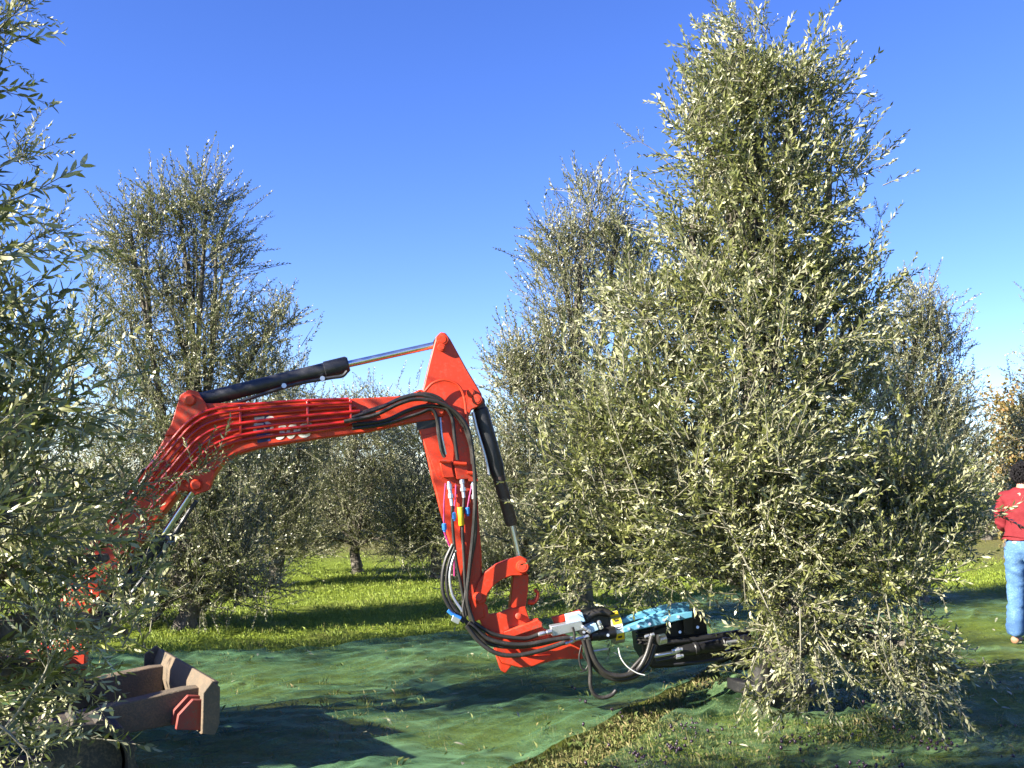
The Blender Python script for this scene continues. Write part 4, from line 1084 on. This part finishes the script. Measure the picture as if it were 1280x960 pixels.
# fittings and hoses round the shaker
for x, y in ((848, 812), (849, 820)):
    b = MB(); b.lathe(E(x - 8, y + 1.5, -.15), E(x + 5, y - .5, -.15), [(0, .010), (.3, .012), (.32, .017), (.7, .017), (.72, .012), (1, .012)], 8); sub('fitting', 'zinc', b)
hz = [([(735, 799), (740, 817), (748, 832), (760, 842), (777, 845), (796, 838), (808, 819), (815, 795)], -.20, .0165, 'hose'),
      ([(731, 797), (735, 815), (743, 832), (756, 844), (773, 849), (794, 845), (810, 830), (819, 806)], -.17, .0165, 'hose'),
      ([(729, 800), (736, 825), (738, 840), (738, 856), (743, 868), (753, 872), (764, 869), (770, 863)], -.19, .013, 'hose'),
      ([(775, 852), (790, 836), (803, 822), (812, 818)], -.13, .013, 'hose'),
      ([(732, 773), (742, 767), (752, 765), (762, 767)], -.05, .024, 'hose'),
      ([(820, 826), (832, 824), (846, 820)], -.15, .012, 'hose'),
      ([(716, 784), (718, 792), (718, 800)], -.19, .008, 'hose'),
      ([(727, 806), (724, 822), (727, 835), (734, 838)], -.18, .006, 'hose'),
      ([(727, 815), (730, 822), (735, 830), (731, 838), (725, 840)], -.18, .004, 'hose'),
      ([(908, 803), (928, 801), (933, 808), (926, 816), (920, 818)], -.14, .009, 'zinc'),
      ([(773, 810), (776, 822), (784, 833), (796, 841), (806, 844)], -.23, .0035, 'whitelabel'),
      ([(592, 778), (618, 793), (655, 798), (676, 792)], -.15, .0135, 'hose'),
      ([(586, 778), (612, 799), (650, 806), (690, 800), (712, 797)], -.18, .0145, 'hose'),
      ([(588, 786), (610, 804), (640, 809), (672, 806), (704, 798)], -.15, .0125, 'hose'),
      ([(583, 782), (600, 803), (622, 817), (648, 819), (680, 812), (706, 803)], -.20, .0145, 'hose')]
for l, off, r, mt in hz:
    b = MB(); b.tube(EP(l, off), r, 10, 6); sub('hose', mt, b)
# ------------------------------------------------------------------ person at the right edge
def skinned(name, mat, parent, verts, edges, root=0, sub=2, smooth=True):
    """verts: name -> (xyz, radius); grown with skin + subdivision, applied to a plain mesh"""
    keys = list(verts); ix = {k: i for i, k in enumerate(keys)}
    me = bpy.data.meshes.new(name)
    me.from_pydata([verts[k][0] for k in keys], [(ix[a], ix[b]) for a, b in edges], [])
    o = bpy.data.objects.new(name, me); COL.objects.link(o)
    sk = o.modifiers.new('skin', 'SKIN'); sk.use_smooth_shade = True
    ss = o.modifiers.new('sub', 'SUBSURF'); ss.levels = ss.render_levels = sub
    for i, k in enumerate(keys):
        d = me.skin_vertices[0].data[i]; r = verts[k][1]
        d.radius = r if isinstance(r, tuple) else (r, r); d.use_root = (k == keys[root])
    dg = bpy.context.evaluated_depsgraph_get(); dg.update()
    m2 = bpy.data.meshes.new_from_object(o.evaluated_get(dg))
    bpy.data.objects.remove(o); m2.name = name
    m2.materials.clear(); finish(m2, mat, 180)
    o = bpy.data.objects.new(name, m2); COL.objects.link(o); o.parent = parent
    return o
pb = G(1287, 806); pb.z = gh(pb.x, pb.y) + .045
PER = thing('person', pb, 'person in a red sweater and blue jeans standing at the right edge, seen from behind', 'person')
PER.scale = (.975,) * 3
PER.rotation_euler = (0, 0, math.radians(-48))       # back to the camera, turned to the right; local +y is ahead
B = {'pelvis': ((0, 0, .93), .13), 'waist': ((0, 0, 1.06), (.135, .10)), 'chest': ((0, -.01, 1.24), (.155, .105)), 'shoulders': ((0, -.005, 1.37), (.12, .08)),
     'neck': ((0, .0, 1.45), .052), 'nape': ((0, .012, 1.51), .052), 'skull': ((0, .025, 1.575), (.070, .084)), 'crown': ((0, .02, 1.635), (.066, .078)), 'top': ((0, .015, 1.665), .045),
     'brow': ((0, .098, 1.60), .020), 'nose': ((0, .128, 1.565), .011), 'chin': ((0, .085, 1.505), .028),
     'ear_l': ((-.080, .015, 1.575), .012), 'ear_r': ((.080, .015, 1.575), .012)}
Ed = [('pelvis', 'waist'), ('waist', 'chest'), ('chest', 'shoulders'), ('shoulders', 'neck'), ('neck', 'nape'), ('nape', 'skull'), ('skull', 'crown'), ('crown', 'top'), ('skull', 'brow'), ('brow', 'nose'), ('nape', 'chin'), ('skull', 'ear_l'), ('skull', 'ear_r')]
for s, n in ((-1, 'l'), (1, 'r')):
    B.update({'sh' + n: ((s * .155, 0, 1.365), .052), 'el' + n: ((s * .207, -.02, 1.09), .040), 'wr' + n: ((s * .12, .19, 1.06), .027), 'palm' + n: ((s * .06, .235, 1.07), (.038, .018)),
              'hip' + n: ((s * .09, 0, .87), .085), 'kn' + n: ((s * .105, .015, .48), .055), 'an' + n: ((s * .115, -.02, .085), .036), 'toe' + n: ((s * .15, .13, .02), .030)})
    Ed += [('shoulders', 'sh' + n), ('sh' + n, 'el' + n), ('el' + n, 'wr' + n), ('wr' + n, 'palm' + n), ('pelvis', 'hip' + n), ('hip' + n, 'kn' + n), ('kn' + n, 'an' + n), ('an' + n, 'toe' + n)]
    for f, (dz, L) in enumerate(((.026, .075), (.009, .085), (-.008, .080), (-.024, .062))):
        a = 'k%s%d' % (n, f); c = 't%s%d' % (n, f)
        B[a] = ((s * .035, .255, 1.07 + dz), .0095); B[c] = ((s * (.035 - L * .75), .262 - .02, 1.068 + dz), .008)
        Ed += [('palm' + n, a), (a, c)]
    B['th' + n] = ((s * .07, .222, 1.115), .010); B['tt' + n] = ((s * .045, .235, 1.145), .0085); Ed += [('palm' + n, 'th' + n), ('th' + n, 'tt' + n)]
skinned('body', M['skin'], PER, B, Ed)
J_ = {'p': ((0, 0, .95), (.168, .125)), 'w': ((0, 0, 1.03), (.160, .118))}; je = [('p', 'w')]
for s, n in ((-1, 'l'), (1, 'r')):
    J_.update({'h' + n: ((s * .092, -.01, .85), .108), 'u' + n: ((s * .098, 0, .66), .092), 'k' + n: ((s * .106, .01, .47), .078), 'c' + n: ((s * .112, -.012, .27), .078), 'a' + n: ((s * .118, -.018, .11), .086), 'z' + n: ((s * .122, -.015, .035), .090)})
    je += [('p', 'h' + n), ('h' + n, 'u' + n), ('u' + n, 'k' + n), ('k' + n, 'c' + n), ('c' + n, 'a' + n), ('a' + n, 'z' + n)]
jn = skinned('jeans', M['jeans'], PER, J_, je)
T_ = {'hem': ((0, 0, .955), (.175, .135)), 'b': ((0, .0, 1.00), (.178, .135)), 'w': ((0, -.005, 1.11), (.168, .128)), 'c': ((0, -.012, 1.26), (.168, .122)), 's': ((0, -.008, 1.375), (.145, .095)), 'n': ((0, .002, 1.448), (.070, .062))}
te = [('hem', 'b'), ('b', 'w'), ('w', 'c'), ('c', 's'), ('s', 'n')]
for s, n in ((-1, 'l'), (1, 'r')):
    T_.update({'a' + n: ((s * .160, -.002, 1.365), .072), 'm' + n: ((s * .198, -.018, 1.23), .066), 'e' + n: ((s * .205, -.02, 1.09), .060), 'f' + n: ((s * .175, .10, 1.072), .050), 'w' + n: ((s * .135, .175, 1.06), .040)})
    te += [('s', 'a' + n), ('a' + n, 'm' + n), ('m' + n, 'e' + n), ('e' + n, 'f' + n), ('f' + n, 'w' + n)]
sw = skinned('sweater', M['sweater'], PER, T_, te, 2)
def rumple(o, amp, sc, seed):
    me = o.data
    bm_ = bmesh.new(); bm_.from_mesh(me); bmesh.ops.subdivide_edges(bm_, edges=bm_.edges[:], cuts=1, use_grid_fill=True, smooth=.6); bm_.to_mesh(me); bm_.free(); me.polygons.foreach_set('use_smooth', [True] * len(me.polygons))
    for v in me.vertices:
        p = v.co; q = Vector((p.x * sc, p.y * sc, p.z * sc * 1.5 + seed))
        v.co = p + v.normal * amp * (mnoise.noise(q) + .6 * mnoise.noise(q * 2.3) + 1.1 * (1 - 2 * abs(mnoise.noise(Vector((p.x * 5, p.y * 5, p.z * sc * 1.6 + seed + p.x * 9))))))
for o_, a_, s_ in ((sw, .012, 9), (jn, .010, 9)): rumple(o_, a_, s_, 3.0)
skinned('shirt_hem', M['shirt'], PER, {'a': ((0, 0, .875), (.178, .136)), 'b': ((0, 0, .94), (.176, .134)), 'c': ((0, 0, .975), (.170, .130))}, [('a', 'b'), ('b', 'c')])
for s in (-1, 1):
    skinned('shoe', M['shoe'], PER, {'h': ((s * .118, -.055, .005), .042), 'm': ((s * .130, .04, .0), (.046, .040)), 't': ((s * .150, .135, -.008), (.045, .030)), 'e': ((s * .158, .18, -.010), .026)}, [('h', 'm'), ('m', 't'), ('t', 'e')])
# curly dark hair: many small locks over the scalp
hb = MB(); hr = random.Random(4)
for i in range(520):
    u = Vector((hr.gauss(0, 1), hr.gauss(0, 1), hr.gauss(0, 1))).normalized()
    if u.y > .35 and u.z < .55: continue
    if u.z < -.75: continue
    p = Vector((0, .012, 1.598)) + Vector((u.x * .088, u.y * .098, u.z * .100))
    tg = u.cross(Vector((hr.gauss(0, 1), hr.gauss(0, 1), hr.gauss(0, 1)))).normalized()
    L = hr.uniform(.022, .036)
    hb.tube([p - u * .014, p + u * .008 + tg * L * .3, p + u * .012 + tg * L * .9, p + u * .002 + tg * L * 1.2 - Vector((0, 0, .008))], lambda t: .0085 * (1 - .55 * t), 5, 2)
hb.lathe(Vector((0, .012, 1.508)), Vector((0, .012, 1.692)), [(0, .04), (.15, .066), (.4, .082), (.65, .080), (.85, .058), (1, .02)], 16)
hm = bpy.data.meshes.new('hair'); hm.from_pydata(hb.v, [], hb.f); finish(hm, M['hair'], 60)
ho = bpy.data.objects.new('hair', hm); COL.objects.link(ho); ho.parent = PER
